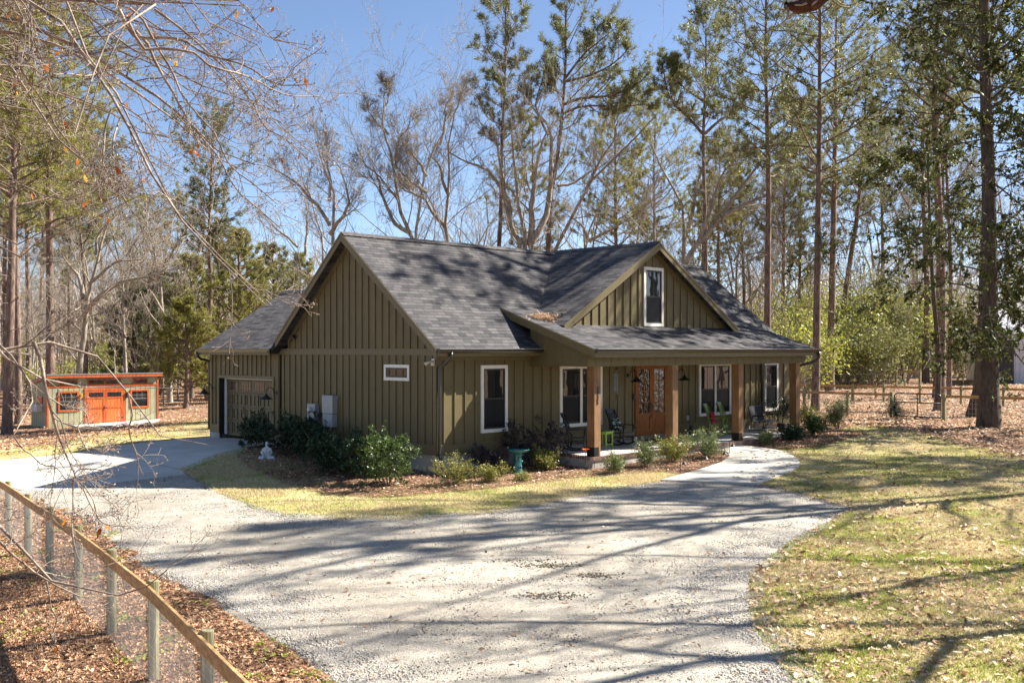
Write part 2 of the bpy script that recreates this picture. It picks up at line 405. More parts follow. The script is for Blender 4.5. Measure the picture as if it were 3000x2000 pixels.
garage_roof = roof('roof', [([(-.4,7.98,4.03),(-.4,12.8,4.03),(GX,12.8,GZ),(GX,7.98,GZ)], (0,1,0)), ([(.1,5.4,4.03+GM*.5),(.1,7.979,4.03+GM*.5),(GX,7.979,GZ),(GX,5.4,GZ)], (0,1,0)),
                            ([(6.8,5.4,4.03),(6.8,12.8,4.03),(GX,12.8,GZ),(GX,5.4,GZ)], (0,1,0))])
def ridge(pts, parent, w=.16):
    mb = MB(); a, b = Vector(pts[0]), Vector(pts[1]); d = (b-a); n = int(d.length/.22)
    side = Vector((0,0,1)).cross(d).normalized()
    for i in range(n):
        p, q = a+d*(i/n), a+d*((i+1.12)/n); h = .03; g = .012
        for s in (-1, 1):
            mb.quad(tuple(p+Vector((0,0,h))), tuple(q+Vector((0,0,h+g))), tuple(q+side*s*w+Vector((0,0,h+g-w*.75))), tuple(p+side*s*w+Vector((0,0,h-w*.75))))
    part(mb, 'ridge_cap', MATRIDGE, parent)
MATRIDGE = mat('ridge_shingle', (.05,.045,.046), (.1,.092,.09), 9, .9)
ridge(((XL-.02,YR,ZR),(XR+.02,YR,ZR)), main_roof); ridge(((XGP,-.78,ZGP),(XGP,YR,ZGP)), gable_roof); ridge(((GX,5.6,GZ),(GX,12.82,GZ)), garage_roof)
FW = .24
for f, ya in ((z_front, YF), (z_back, 7.7)):
    fa = MB(); fa.prism([(XL-.03,ya,f(ya)-.02),(XL-.03,YR,ZR-.02),(XL-.03,YR,ZR-.02-FW),(XL-.03,ya,f(ya)-.02-FW)], (.028,0,0))
    fa.prism([(XL-.045,ya,f(ya)+.005),(XL-.045,YR,ZR+.005),(XL-.045,YR,ZR-.07),(XL-.045,ya,f(ya)-.07)], (.014,0,0))
    part(fa, 'rake_board', OLIVE_T, main_roof); fa = MB(); fa.prism([(XR,ya,f(ya)-.02),(XR,YR,ZR-.02),(XR,YR,ZR-.02-FW),(XR,ya,f(ya)-.02-FW)], (.03,0,0)); part(fa, 'rake_board', OLIVE_T, main_roof)
for s in (-1, 1):
    xe = XG0 if s < 0 else XG1; zz = lambda x: ZGP-MG*abs(x-XGP)
    fg = MB(); fg.prism([(xe,-.78,zz(xe)-.02),(XGP,-.78,ZGP-.02),(XGP,-.78,ZGP-.26),(xe,-.78,zz(xe)-.26)], (0,.028,0))
    fg.prism([(xe,-.795,zz(xe)+.006),(XGP,-.795,ZGP+.006),(XGP,-.795,ZGP-.07),(xe,-.795,zz(xe)-.07)], (0,.014,0)); part(fg, 'rake_board', OLIVE_T, gable_roof)
for x0 in (XP0-.03, XP1):
    fp = MB(); fp.prism([(x0,YP,ZE-.01),(x0,ypt,zp(ypt)-.02),(x0,ypt,zp(ypt)-.25),(x0,YP,ZE-.25)], (.03,0,0)); part(fp, 'rake_board', OLIVE_T, porch_roof)
fp = MB(); fp.box(XP0, XP1, YP-.012, YP+.012, ZE-.25, ZE-.02)
part(fp, 'fascia', OLIVE_T, porch_roof)
part(MB().box(XL, 4.1, YF-.01, YF+.015, ZE-.21, ZE-.01), 'fascia', OLIVE_T); part(MB().box(16.5, XR, YF-.01, YF+.015, ZE-.21, ZE-.01), 'fascia', OLIVE_T)
part(MB().box(-.43, -.405, 7.98, 12.8, 3.82, 4.02), 'fascia', OLIVE_T); part(MB().prism([(-.4,12.81,4.0),(GX,12.81,GZ-.02),(GX,12.81,GZ-.24),(-.4,12.81,3.78)], (0,.03,0)), 'rake_board', OLIVE_T, garage_roof)
part(MB().box(-.4, 0, 7.98, 12.62, 3.86, 3.88), 'soffit', OLIVE_T); part(MB().box(XL, 4.0, YF, 0, 3.84, 3.86), 'soffit', OLIVE_T); part(MB().box(16.5, XR, YF, 0, 3.84, 3.86), 'soffit', OLIVE_T)
# gutters: open K-profile troughs
def gutter(a, b, out, name='gutter', m=BRONZE):
    a, b, o = Vector(a), Vector(b), Vector(out); z = Vector((0,0,1)); mb = MB()
    prof = [(0,0),(0,-.11),(.075,-.11),(.10,-.07),(.115,-.02),(.125,0),(.112,0),(.10,-.03),(.07,-.095),(.012,-.095),(.012,0)]
    n = len(mb.v)
    for p in (a, b): mb.v += [tuple(p+o*x+z*y) for x, y in prof]
    k = len(prof)
    for i in range(k): j = (i+1) % k; mb.f.append((i, j, j+k, i+k))
    mb.f.append(tuple(range(k))); mb.f.append(tuple(reversed(range(k, 2*k))))
    g_ = part(mb, name, m)
    if m is BRONZE: part(MB().bar(tuple(a+o*.119+z*.006), tuple(b+o*.119+z*.006), .018, .012), 'gutter_lip_glint', LIP_GLINT, g_)  # outer rim as a light strip, the sun's reflection painted in
    return g_
gutter((XL,YF-.012,ZE-.0), (4.12,YF-.012,ZE-.0), (0,-1,0)); gutter((XP0+.02,YP-.014,ZE-.0), (XP1,YP-.014,ZE-.0), (0,-1,0))
gutter((16.7,YF-.012,ZE), (XR,YF-.012,ZE), (0,-1,0)); gutter((-.434,7.98,4.02), (-.434,12.8,4.02), (-1,0,0), m=mat('olive_gutter', (.15,.125,.075), (.19,.16,.1), 4, .4))
def downspout(pts, r=.045):
    part(MB().tube(pts, r, 8), 'downspout', BRONZE, smooth=True)
downspout([(.12,-.52,3.92),(.12,-.52,3.80),(.08,-.40,3.66),(.06,-.10,3.50),(.06,-.09,3.4),(.06,-.09,1.2),(.06,-.09,1.02),(.06,-.14,.92),(.06,-.16,.62),(.0,-.25,.48),(-.25,-.55,.42),(-.75,-1.1,.40),(-1.0,-1.35,.38)], .05)
downspout([(16.5,-2.82,3.92),(16.5,-2.82,3.72),(16.45,-2.7,3.55),(16.2,-2.25,3.42),(16.12,-2.15,3.38)], .055)
downspout([(17.0,-.52,3.92),(17.0,-.52,3.8),(17.0,-.3,3.68),(17.0,-.08,3.6),(17.0,-.07,3.4),(17.0,-.07,1.2)], .05)
downspout([(-.5,12.7,3.92),(-.5,12.7,3.78),(-.35,12.72,3.66),(-.05,12.72,3.6),(.0,12.72,3.5),(.0,12.72,1.1)], .05)

# ---- porch
pf = MB()
pf.hexa([(4.16,-2.27,.2),(16.12,-2.27,.2),(16.12,0,.2),(4.16,0,.2)], [(4.16,-2.27,.82),(16.12,-2.27,.82),(16.12,0,.93),(4.16,0,.93)])
porch = part(pf, 'porch_floor', CONC)
part(MB().box(4.13, 16.15, -2.34, -2.27, .2, .72).box(4.08, 4.16, -2.34, 0, .2, .72).box(16.12, 16.2, -2.34, 0, .2, .72), 'porch_foundation', STUCCO)
bk, mo = MB(), MB()
def rowlock(a, b, out, z0, z1, dz=0):
    a, b = Vector(a), Vector(b); L = (b-a).length; d = (b-a)/L; n = int(L/.09)
    for i in range(n):
        p = a+d*(i*.09+.012); q = p+d*.066; s0 = dz*(i/n)
        bk.hexa([tuple(p+Vector((0,0,z0+s0))), tuple(q+Vector((0,0,z0+s0))), tuple(q+Vector(out)+Vector((0,0,z0+s0))), tuple(p+Vector(out)+Vector((0,0,z0+s0)))],
                [tuple(p+Vector((0,0,z1+s0))), tuple(q+Vector((0,0,z1+s0))), tuple(q+Vector(out)+Vector((0,0,z1+s0))), tuple(p+Vector(out)+Vector((0,0,z1+s0)))])
rowlock((4.06,-2.25,0), (16.2,-2.25,0), (0,-.13,0), .722, .828)
part(bk, 'brick_edging', BRICKC, porch); bk = MB()
rowlock((4.18,-2.2,0), (4.18,0,0), (-.12,0,0), .725, .83, .11)
part(bk, 'brick_edging', BRICKC, porch); bk = MB()
rowlock((4.2,-.09,0), (9.03,-.09,0), (0,.08,0), .93, 1.03); part(bk, 'brick_edging', BRICKC, porch); bk = MB(); rowlock((9.05,-.14,0), (10.8,-.14,0), (0,.13,0), .93, 1.045); part(bk, 'brick_edging', BRICKC, porch); bk = MB(); rowlock((10.8,-.09,0), (16.1,-.09,0), (0,.08,0), .93, 1.03)
part(bk, 'brick_edging', BRICKC, porch)
mo.box(4.07, 16.19, -2.372, -2.26, .718, .815); mo.box(4.07, 4.17, -2.2, 0, .72, .82); mo.box(4.2, 16.1, -.084, -.03, .92, 1.02); mo.box(9.05, 10.8, -.135, -.06, .92, 1.035)
part(mo, 'brick_mortar', MORTAR, porch)
for i, (x0, x1) in enumerate(((4.20,4.49), (8.07,8.36), (11.9,12.19), (15.75,16.04))):
    fz = .825
    po = part(MB().box(x0, x1, -2.3, -2.01, fz, 3.52), 'porch_post', CEDAR, bevel=.008)
    part(MB().box(x0-.006, x0+.2, -2.306, -2.004, fz, fz+.28) if i != 1 else MB().box(x0-.006, x1+.006, -2.306, -2.004, fz, fz+.04), 'post_bracket', BLACKM, po)
    if i == 0:
        cu = bpy.data.curves.new('house_number', 'FONT')
        cu.body = '2\n9\n3\n5'; cu.size = .185; cu.extrude = .006; cu.align_x = 'CENTER'; cu.space_line = .72; cu.shear = .15
        tx = bpy.data.objects.new('tmp', cu); COL.objects.link(tx)
        bpy.context.view_layer.update(); me = bpy.data.meshes.new_from_object(tx.evaluated_get(bpy.context.evaluated_depsgraph_get())); me.name = 'house_number'
        bpy.data.objects.remove(tx)
        me.materials.clear(); me.materials.append(BLACKM)
        n = bpy.data.objects.new('house_number', me); COL.objects.link(n); n.parent = po
        n.location = Vector((4.335, -2.31, 2.77)) - HO; n.rotation_euler = (pi/2, 0, 0)
hb = MB()
hb.box(3.86, 16.4, -2.33, -2.02, 3.5, 3.84); hb.prism([(3.86,-2.02,3.5),(3.86,.0,3.5),(3.86,.0,zp(0)-.17),(3.86,-2.33,zp(-2.33)-.17),(3.86,-2.33,3.84),(3.86,-2.02,3.84)], (.26,0,0))
hb.prism([(16.14,-2.02,3.5),(16.14,.0,3.5),(16.14,.0,zp(0)-.17),(16.14,-2.33,zp(-2.33)-.17),(16.14,-2.33,3.84),(16.14,-2.02,3.84)], (.26,0,0))
part(hb, 'porch_beam', OLIVE)
hbt = MB()
for i in range(34):
    x = 4.25+.36*i
    if x < 16.3: hbt.box(x-.012, x+.012, -2.336, -2.329, 3.52, 3.83)
for i in range(6):
    y = -.25-.36*i; hbt.box(3.853, 3.861, y-.012, y+.012, 3.52, zp(y)-.26)
hbt.box(3.84, 16.42, -2.35, -2.31, 3.78, 3.86); hbt.box(3.83, 4.15, -2.35, -2.0, 3.5, 3.53) if False else None
part(hbt, 'beam_trim', OLIVE_T)
part(MB().box(4.1, 16.2, -2.05, -.01, 3.58, 3.62), 'porch_ceiling', mat('porch_ceiling_paint', (.09,.078,.045), (.1,.086,.05), 3, .6))

# ---- windows
def window(x0, x1, z0, z1, y=0.0, lights=1, split=.5, mull=None, top_grid=True, axis='x', tw=.105):
    """double-hung unit: white casing > sash > panes; axis 'x' = on a wall facing -Y"""
    def bx(mb, a0, a1, d0, d1, c0, c1):
        if axis == 'x': mb.box(a0, a1, y-d1, y-d0, c0, c1)
        else: mb.box(y-d1, y-d0, a0, a1, c0, c1)
    cas = MB()
    bx(cas, x0, x1, 0, .045, z1-tw, z1); bx(cas, x0, x1, 0, .05, z0, z0+tw)
    bx(cas, x0, x0+tw, 0, .045, z0+tw, z1-tw); bx(cas, x1-tw, x1, 0, .045, z0+tw, z1-tw)
    bays = [(x0+tw, x1-tw)]
    if lights == 2:
        c = mull or (x0+x1)/2; bx(cas, c-tw/2, c+tw/2, 0, .043, z0+tw, z1-tw)
        bays = [(x0+tw, c-tw/2), (c+tw/2, x1-tw)]
    w = part(cas, 'window', WHITE)
    sa = MB(); gl = MB(); gs = MB()
    for a, b in bays:
        zs0, zs1 = z0+tw, z1-tw; zm = zs0 + (zs1-zs0)*split; t = .05
        bx(sa, a, a+t, 0, .03, zs0, zs1); bx(sa, b-t, b, 0, .03, zs0, zs1); bx(sa, a+t, b-t, 0, .03, zs1-t, zs1); bx(sa, a+t, b-t, 0, .03, zs0, zs0+t)
        if split > 0: bx(sa, a+t, b-t, 0, .034, zm-.025, zm+.025)
        if top_grid:
            c = (a+b)/2; bx(sa, c-.007, c+.007, .005, .018, zm+.025, zs1-t)
        bx(gl, a+t, b-t, .002, .012, max(zm, zs0+t) if split > 0 else zs0+t, zs1-t)
        if split > 0: bx(gs, a+t, b-t, .002, .010, zs0+t, zm)
    part(sa, 'sash', SASH, w); part(gl, 'pane', GLASS, w)
    if split > 0: part(gs, 'screened_pane', GLASSF, w)
    return w
window(1.73, 2.83, 1.54, 3.54); window(5.18, 7.25, 1.52, 3.49, lights=2, mull=6.2); window(12.78, 14.87, 1.54, 3.5, lights=2); window(17.26, 18.28, 1.55, 3.5)
window(8.91, 10.0, 4.80, 6.82, y=-.45); window(1.14, 2.32, 3.09, 3.56, y=0.0, axis='y', split=0, top_grid=False, tw=.09)

# ---- front door: two glazed leaves of stained wood
fr = MB(); X0, X1, Z0, Z1 = 9.06, 10.78, 1.05, 3.45
fr.box(X0-.06, X0, -.05, .0, Z0, Z1+.06); fr.box(X1, X1+.06, -.05, 0, Z0, Z1+.06); fr.box(X0, X1, -.05, 0, Z1, Z1+.06); fr.box(X0-.06, X1+.06, -.10, 0, Z0-.02, Z0)
dfm = part(fr, 'door_frame', DOORW)
MULLION = mat('door_glazing_bar', (.22,.07,.016), (.30,.11,.03), 4, .4)
RIPPLE = glass_mat('rippled_glass', (.02,.015,.012), .06)
for nd in RIPPLE.node_tree.nodes:
    if nd.type == 'BUMP': nd.inputs['Strength'].default_value = 1.0; nd.inputs['Distance'].default_value = .018
    if nd.type == 'TEX_NOISE' and abs(nd.inputs['Scale'].default_value-1.3) < .01: nd.inputs['Scale'].default_value = 5
for a, b in ((X0+.004, (X0+X1)/2-.004), ((X0+X1)/2+.004, X1-.004)):
    st = .125; zg = 1.80; db = MB()
    db.box(a, a+st, -.055, -.01, Z0, Z1); db.box(b-st, b, -.055, -.01, Z0, Z1); db.box(a+st, b-st, -.055, -.01, Z1-st, Z1); db.box(a+st, b-st, -.055, -.01, Z0, Z0+.2); db.box(a+st, b-st, -.055, -.01, zg-.14, zg)
    db.box(a+st, b-st, -.035, -.012, Z0+.2, zg-.14); db.box(a+st+.06, b-st-.06, -.05, -.035, Z0+.26, zg-.20)
    d = part(db, 'door', DOORW)
    part(MB().box(a+st, b-st, -.03, -.02, zg, Z1-st), 'pane', RIPPLE, d)
    g = MB(); c = (a+b)/2; g.box(c-.011, c+.011, -.046, -.031, zg, Z1-st)
    for k in range(1, 4): z = zg + (Z1-st-zg)*k/4; g.box(a+st, c-.011, -.045, -.031, z-.011, z+.011); g.box(c+.011, b-st, -.045, -.031, z-.011, z+.011)
    part(g, 'glazing_bar', MULLION, d)
    if a < 9.5: part(MB().box(b-.085, b-.035, -.075, -.055, 1.95, 2.18).tube([(b-.06,-.075,2.1),(b-.06,-.12,2.08),(b-.06,-.12,1.86),(b-.06,-.075,1.84)], .012, 6).box(b-.09, b-.03, -.075, -.055, 1.62, 1.74), 'handle', BLACKM, d)

# ---- garage door
gd = MB(); XD = .30
gd.box(XD, XD+.05, YG0-.1, YG1+.1, .9, 3.0)
GDM = noise_into(mat('garage_door_paint', (.112,.090,.042), (.13,.105,.052), 6, .55, .1, 60), 1.5, .9, 1.08, .7)
gdo = part(gd, 'garage_door', GDM)
pn = MB(); hd = MB(); pg = MB(); pm = MB()
secs = [.95+i*.50 for i in range(5)]
nb = 4; bw = (YG1-YG0)/nb
for r in range(3):
    for c in range(nb):
        y0 = YG0+c*bw
        for h in range(2):
            ya = y0+.12+h*(bw/2-.07); yb = ya+bw/2-.17; za, zb = secs[r]+.06, secs[r+1]-.06
            pn.box(XD-.032, XD, ya, ya+.03, za, zb); pn.box(XD-.032, XD, yb-.03, yb, za, zb); pn.box(XD-.032, XD, ya+.03, yb-.03, za, za+.03); pn.box(XD-.032, XD, ya+.03, yb-.03, zb-.03, zb)
            pn.box(XD-.008, XD, ya+.06, yb-.06, za+.06, zb-.06)
for r in range(1, 4): pm.box(XD-.002, XD+.001, YG0, YG1, secs[r]-.006, secs[r]+.006)
for c in range(nb):
    y0 = YG0+c*bw+.12; y1 = y0+bw-.24; za, zb = secs[3]+.10, secs[4]-.10
    pg.box(XD-.008, XD, y0, y1, za, zb)
    for k in range(5): y = y0+(y1-y0)*k/4; pn.box(XD-.014, XD, y-.012, y+.012, za, zb)
    pn.box(XD-.013, XD, y0, y1, (za+zb)/2-.008, (za+zb)/2+.008)
    pn.box(XD-.015, XD, y0-.03, y1+.03, zb, zb+.03); pn.box(XD-.015, XD, y0-.03, y1+.03, za-.03, za)
for y in (YG0+1.35*bw, YG0+2.65*bw):
    hd = MB(); hd.tube([(XD,y,1.72),(XD-.05,y,1.74),(XD-.05,y,1.92),(XD,y,1.94)], .014, 6); part(hd, 'handle', BRONZE, gdo)
part(pn, 'door_panel', GDM, gdo); part(pm, 'seam', DARKIN, gdo); part(pg, 'pane', glass_mat('garage_glass', (.05,.045,.03), .1), gdo)
jb = MB(); jb.box(.0, XD, YG1-.004, YG1+.02, .93, ZG); jb.box(.0, XD, YG0-.02, YG0+.004, .93, ZG); jb.box(.0, XD, YG0, YG1, ZG-.004, ZG+.02)
part(jb, 'garage_jamb', SASH)
part(MB().box(.20, XD-.02, YG1-.05, YG1-.006, .93, ZG-.01).box(.20, XD-.02, YG0, YG1-.05, ZG-.035, ZG-.006), 'weather_strip', mat('white_vinyl', (.75,.75,.75), (.8,.8,.8), 3, .5))

# ---- wall lamps: gooseneck barn lights
def barn_lamp(wx, wy, wz, out):
    o = Vector(out); p = Vector((wx, wy, wz)); z = Vector((0,0,1))
    lm = MB()
    lm.tube([p, p+o*.03], .075, 14)
    pts = [p+o*.03, p+o*.14+z*.0] + [p+o*(.14+.15*(1-cos(a))+.0)+z*(.19*sin(a)) for a in [pi*k/8 for k in range(1, 9)]] + [p+o*.44-z*.04]
    lm.tube(pts, .014, 8)
    root = part(lm, 'wall_lamp', BLACKM, smooth=True)
    c = p+o*.44-z*.19
    part(MB().lathe([(.225,-.02),(.215,-.005),(.12,.055),(.05,.11),(.035,.15),(.03,.17)], tuple(c), 20), 'lamp_shade', BLACKM, root, smooth=True)
barn_lamp(0, 8.16, 2.55, (-1,0,0)); barn_lamp(0, 12.3, 2.6, (-1,0,0)); barn_lamp(8.57, 0, 3.12, (0,-1,0)); barn_lamp(11.3, 0, 3.12, (0,-1,0))

# ---- electric boxes and small fittings
GREYB = mat('grey_utility_enamel', (.30,.31,.30), (.35,.36,.35), 5, .45)
m1 = part(MB().box(-.17, 0, 5.72, 6.16, 1.55, 2.26).box(-.18, -.165, 5.75, 6.13, 1.57, 1.86), 'meter_box', GREYB, bevel=.01)
part(MB().lathe([(.085,0),(.085,.06),(.07,.1),(.03,.115)], (0,0,0), 16), 'meter_dial', mat('meter_glass', (.45,.47,.47), (.5,.52,.52), 5, .15), m1)
md = m1.children[0]; md.data.transform(__import__('mathutils').Matrix.Translation(HO)); md.rotation_euler = (0, -pi/2, 0); md.location = Vector((-.18, 5.94, 2.07))-HO
m2 = part(MB().box(-.2, 0, 4.72, 5.28, 1.99, 2.56).box(-.19, 0, 4.74, 5.26, 1.57, 1.975).box(-.205,-.2,4.9,5.1,2.4,2.43), 'breaker_box', GREYB, bevel=.012)
part(MB().tube([(-.06,5.0,1.57),(-.06,5.0,1.0),(-.06,5.0,.6)], .03, 8).tube([(-.08,5.94,1.55),(-.08,5.94,.6)], .035, 8).box(-.12,-.0,4.3,4.65,1.05,1.15), 'conduit', GREYB)
part(MB().box(-.09, 0, 7.0, 7.1, 4.36, 4.46).prism([(-.14,6.98,4.36),(-.14,7.12,4.36),(-.14,7.05,4.50)], (.08,0,0)), 'security_camera', BRONZE)
fl = part(MB().box(-.06, 0, .02, .12, 3.62, 3.74), 'flood_light', WHITE)
for dy in (-.02, .17): part(MB().tube([(-.06,.07,3.68),(-.13,.07+dy-.07,3.64),(-.20,.07+(dy-.07)*1.7,3.58)], [.02,.035,.06], 10), 'lamp_head', mat('aged_white_plastic', (.5,.46,.38), (.55,.5,.42), 4, .5), fl, smooth=True)
part(MB().box(12.0, 12.12, -.05, 0, 1.42, 1.6), 'outlet_cover', GREYB)
part(MB().box(8.88, 8.95, -.05, -.0, 2.25, 2.5).ball((8.92,-.06,2.38), .07, 1, .4, 1), 'door_bell', BLACKM)
# ================================================================ ground, driveway, paths, beds
def sdf(poly, X, Y):
    """signed distance to a polygon, negative inside"""
    P = np.array(poly, float); Q = np.roll(P, -1, 0)
    d = np.full(X.shape, 1e9); ins = np.zeros(X.shape, bool)
    for (ax, ay), (bx, by) in zip(P, Q):
        ex, ey = bx-ax, by-ay; L = ex*ex+ey*ey+1e-12
        t = np.clip(((X-ax)*ex+(Y-ay)*ey)/L, 0, 1)
        d = np.minimum(d, np.hypot(X-ax-t*ex, Y-ay-t*ey))
        c = ((ay > Y) != (by > Y)) & (X < (bx-ax)*(Y-ay)/((by-ay) if abs(by-ay) > 1e-9 else 1e-9)+ax)
        ins ^= c
    return np.where(ins, -d, d)
def vnoise(X, Y, s, seed=0):
    """smooth value noise, 0..1"""
    x = X/s + seed*17.3; y = Y/s - seed*9.1
    i = np.floor(x).astype(np.int64); j = np.floor(y).astype(np.int64); u = x-i; v = y-j
    u = u*u*(3-2*u); v = v*v*(3-2*v)
    h = lambda a, b: ((np.sin(a*127.1+b*311.7+seed*74.7)*43758.5453) % 1.0)
    return (h(i,j)*(1-u)+h(i+1,j)*u)*(1-v) + (h(i,j+1)*(1-u)+h(i+1,j+1)*u)*v
def fbm(X, Y, s, seed=0):
    return .55*vnoise(X,Y,s,seed)+.3*vnoise(X,Y,s*.45,seed+1)+.15*vnoise(X,Y,s*.2,seed+2)
def sheet(name, poly, lift, cell, m, ragged=.25, rs=.9, kind='structure', dip=.08, seed=0, bumpy=0.0):
    P = np.array(poly); x0, y0 = P.min(0)-1; x1, y1 = P.max(0)+1
    xs = np.arange(x0, x1+cell, cell); ys = np.arange(y0, y1+cell, cell)
    X, Y = np.meshgrid(xs, ys, indexing='ij')
    D = sdf(poly, X, Y) + ragged*(fbm(X, Y, rs, seed)-.5)*2
    Z = gz(X, Y) + np.clip(lift - np.maximum(D, -lift)*dip*4 - lift*dip*4*0, -.06, lift)
    Z = gz(X, Y) + np.where(D < 0, lift*np.clip(-D/.12, 0, 1)*1.0, -np.minimum(D*.35, .08)) + (bumpy*(fbm(X, Y, .5, seed+5)-.5) if bumpy else 0)
    keep = (D < cell*1.5+.15)
    k = keep[:-1,:-1] & keep[1:,:-1] & keep[1:,1:] & keep[:-1,1:]
    idx = np.arange(X.size).reshape(X.shape)
    Fc = np.stack([idx[:-1,:-1][k], idx[1:,:-1][k], idx[1:,1:][k], idx[:-1,1:][k]], 1)
    used = np.unique(Fc); re = np.full(X.size, -1); re[used] = np.arange(len(used))
    V = np.stack([X.ravel(), Y.ravel(), Z.ravel()], 1)[used]
    o = link(name, np_mesh(name, V, re[Fc], m, True)); tag(o, kind=kind)
    return o
def slab(name, poly, lift, m, th=.12, step=.5, zf=None):
    """a poured slab with a crisp edge, following the terrain"""
    pts = []
    n = len(poly)
    for i in range(n):
        a = Vector(poly[i]); b = Vector(poly[(i+1) % n]); k = max(1, int((b-a).length/step))
        pts += [a+(b-a)*(j/k) for j in range(k)]
    import mathutils.geometry as mg
    P = np.array([(p.x, p.y) for p in pts]); x0, y0 = P.min(0); x1, y1 = P.max(0)
    gx, gy = np.meshgrid(np.arange(x0, x1, step), np.arange(y0, y1, step)); gx = gx.ravel(); gy = gy.ravel()
    ins = sdf(P, gx, gy) < -step*.4
    allp = [Vector(p) for p in pts] + [Vector((a, b)) for a, b in zip(gx[ins], gy[ins])]
    vs, _, fs, _, _, _ = mg.delaunay_2d_cdt(allp, [], [list(range(len(pts)))], 1, 1e-5)
    A = np.array([(v.x, v.y) for v in vs]); Z = (zf(A[:,0], A[:,1]) if zf else gz(A[:,0], A[:,1])) + lift
    mb = MB(); mb.v = [(a[0], a[1], z) for a, z in zip(A, Z)]; mb.f = [tuple(f) for f in fs]
    k = len(pts); zz = (zf(P[:,0], P[:,1]) if zf else gz(P[:,0], P[:,1])) + lift
    n0 = len(mb.v); mb.v += [(p[0], p[1], z) for p, z in zip(P, zz)] + [(p[0], p[1], z-th) for p, z in zip(P, zz)]
    for i in range(k): j = (i+1) % k; mb.f.append((n0+i, n0+k+i, n0+k+j, n0+j))
    return tag(mb.build(name, m), kind='structure')

LITTER = mat('leaf_litter_soil', srgb(92,68,50), srgb(172,138,108), 2.4, .95, 1.0, 22, detail=10, c3=srgb(132,100,76), bdist=.05)
GRASSM = mat('dormant_lawn', srgb(140,132,78), srgb(200,180,138), .55, .95, .8, 40, detail=9, c3=srgb(176,160,110), bdist=.04)
MULCH = mat('pine_straw_mulch', srgb(92,68,52), srgb(160,124,98), 2.2, .95, 1.0, 30, detail=9, c3=srgb(122,92,72), bdist=.05)
def gravel_mat():
    m = bpy.data.materials.new('crushed_gravel'); m.use_nodes = True; N = m.node_tree.nodes; L = m.node_tree.links; b = N['Principled BSDF']
    b.inputs['Roughness'].default_value = .95; b.inputs['Specular IOR Level'].default_value = .2
    co = N.new('ShaderNodeTexCoord')
    n1 = N.new('ShaderNodeTexNoise'); n1.inputs['Scale'].default_value = .35; n1.inputs['Detail'].default_value = 6
    v = N.new('ShaderNodeTexVoronoi'); v.inputs['Scale'].default_value = 70
    n2 = N.new('ShaderNodeTexNoise'); n2.inputs['Scale'].default_value = 3.2; n2.inputs['Detail'].default_value = 8; n2.inputs['Roughness'].default_value = .75
    for n in (n1, v, n2): L.new(co.outputs['Object'], n.inputs['Vector'])
    r1 = N.new('ShaderNodeValToRGB'); e = r1.color_ramp.elements
    e[0].position = .36; e[0].color = (.33,.29,.235,1); e[1].position = .62; e[1].color = (.45,.405,.335,1)
    L.new(n1.outputs['Fac'], r1.inputs['Fac'])
    hsv = N.new('ShaderNodeSeparateColor'); L.new(v.outputs['Color'], hsv.inputs[0])
    mr = N.new('ShaderNodeMapRange'); mr.inputs[3].default_value = .62; mr.inputs[4].default_value = 1.3; L.new(hsv.outputs[0], mr.inputs[0])
    mr2 = N.new('ShaderNodeMapRange'); mr2.inputs[1].default_value = .3; mr2.inputs[2].default_value = .7; mr2.inputs[3].default_value = .72; mr2.inputs[4].default_value = 1.2; L.new(n2.outputs['Fac'], mr2.inputs[0])
    mu = N.new('ShaderNodeMath'); mu.operation = 'MULTIPLY'; L.new(mr.outputs[0], mu.inputs[0]); L.new(mr2.outputs[0], mu.inputs[1])
    sc = N.new('ShaderNodeVectorMath'); sc.operation = 'SCALE'; L.new(r1.outputs['Color'], sc.inputs[0]); L.new(mu.outputs[0], sc.inputs['Scale']); L.new(sc.outputs[0], b.inputs['Base Color'])
    ad = N.new('ShaderNodeMath'); ad.operation = 'MULTIPLY_ADD'; ad.inputs[1].default_value = .5; L.new(n2.outputs['Fac'], ad.inputs[0]); L.new(v.outputs['Distance'], ad.inputs[2])
    bp = N.new('ShaderNodeBump'); bp.inputs['Strength'].default_value = .6; bp.inputs['Distance'].default_value = .016
    L.new(ad.outputs[0], bp.inputs['Height']); L.new(bp.outputs[0], b.inputs['Normal'])
    return m
GRAVEL = gravel_mat()

# the ground, one sheet to the horizon
def axis_lines(c0, c1, fine, far):
    a = list(np.arange(c0, c1, fine)); s = fine; v = c1
    while v < far: a.append(v); s *= 1.18; v += s
    s = fine; v = c0-fine; b = []
    while v > -far: b.append(v); s *= 1.18; v -= s
    return np.array(sorted(b+a))
xs = axis_lines(-26, 45, .6, 900); ys = axis_lines(-26, 48, .6, 900)
X, Y = np.meshgrid(xs, ys, indexing='ij'); Z = gz(X, Y) + .05*(fbm(X, Y, 2.2, 3)-.5) * np.clip((np.hypot(X-5, Y-2)-22)/10, 0, 1)
idx = np.arange(X.size).reshape(X.shape)
Fc = np.stack([idx[:-1,:-1], idx[1:,:-1], idx[1:,1:], idx[:-1,1:]], -1).reshape(-1, 4)
ground = tag(link('ground', np_mesh('ground', np.stack([X.ravel(), Y.ravel(), Z.ravel()], 1), Fc, LITTER, True)), kind='structure')

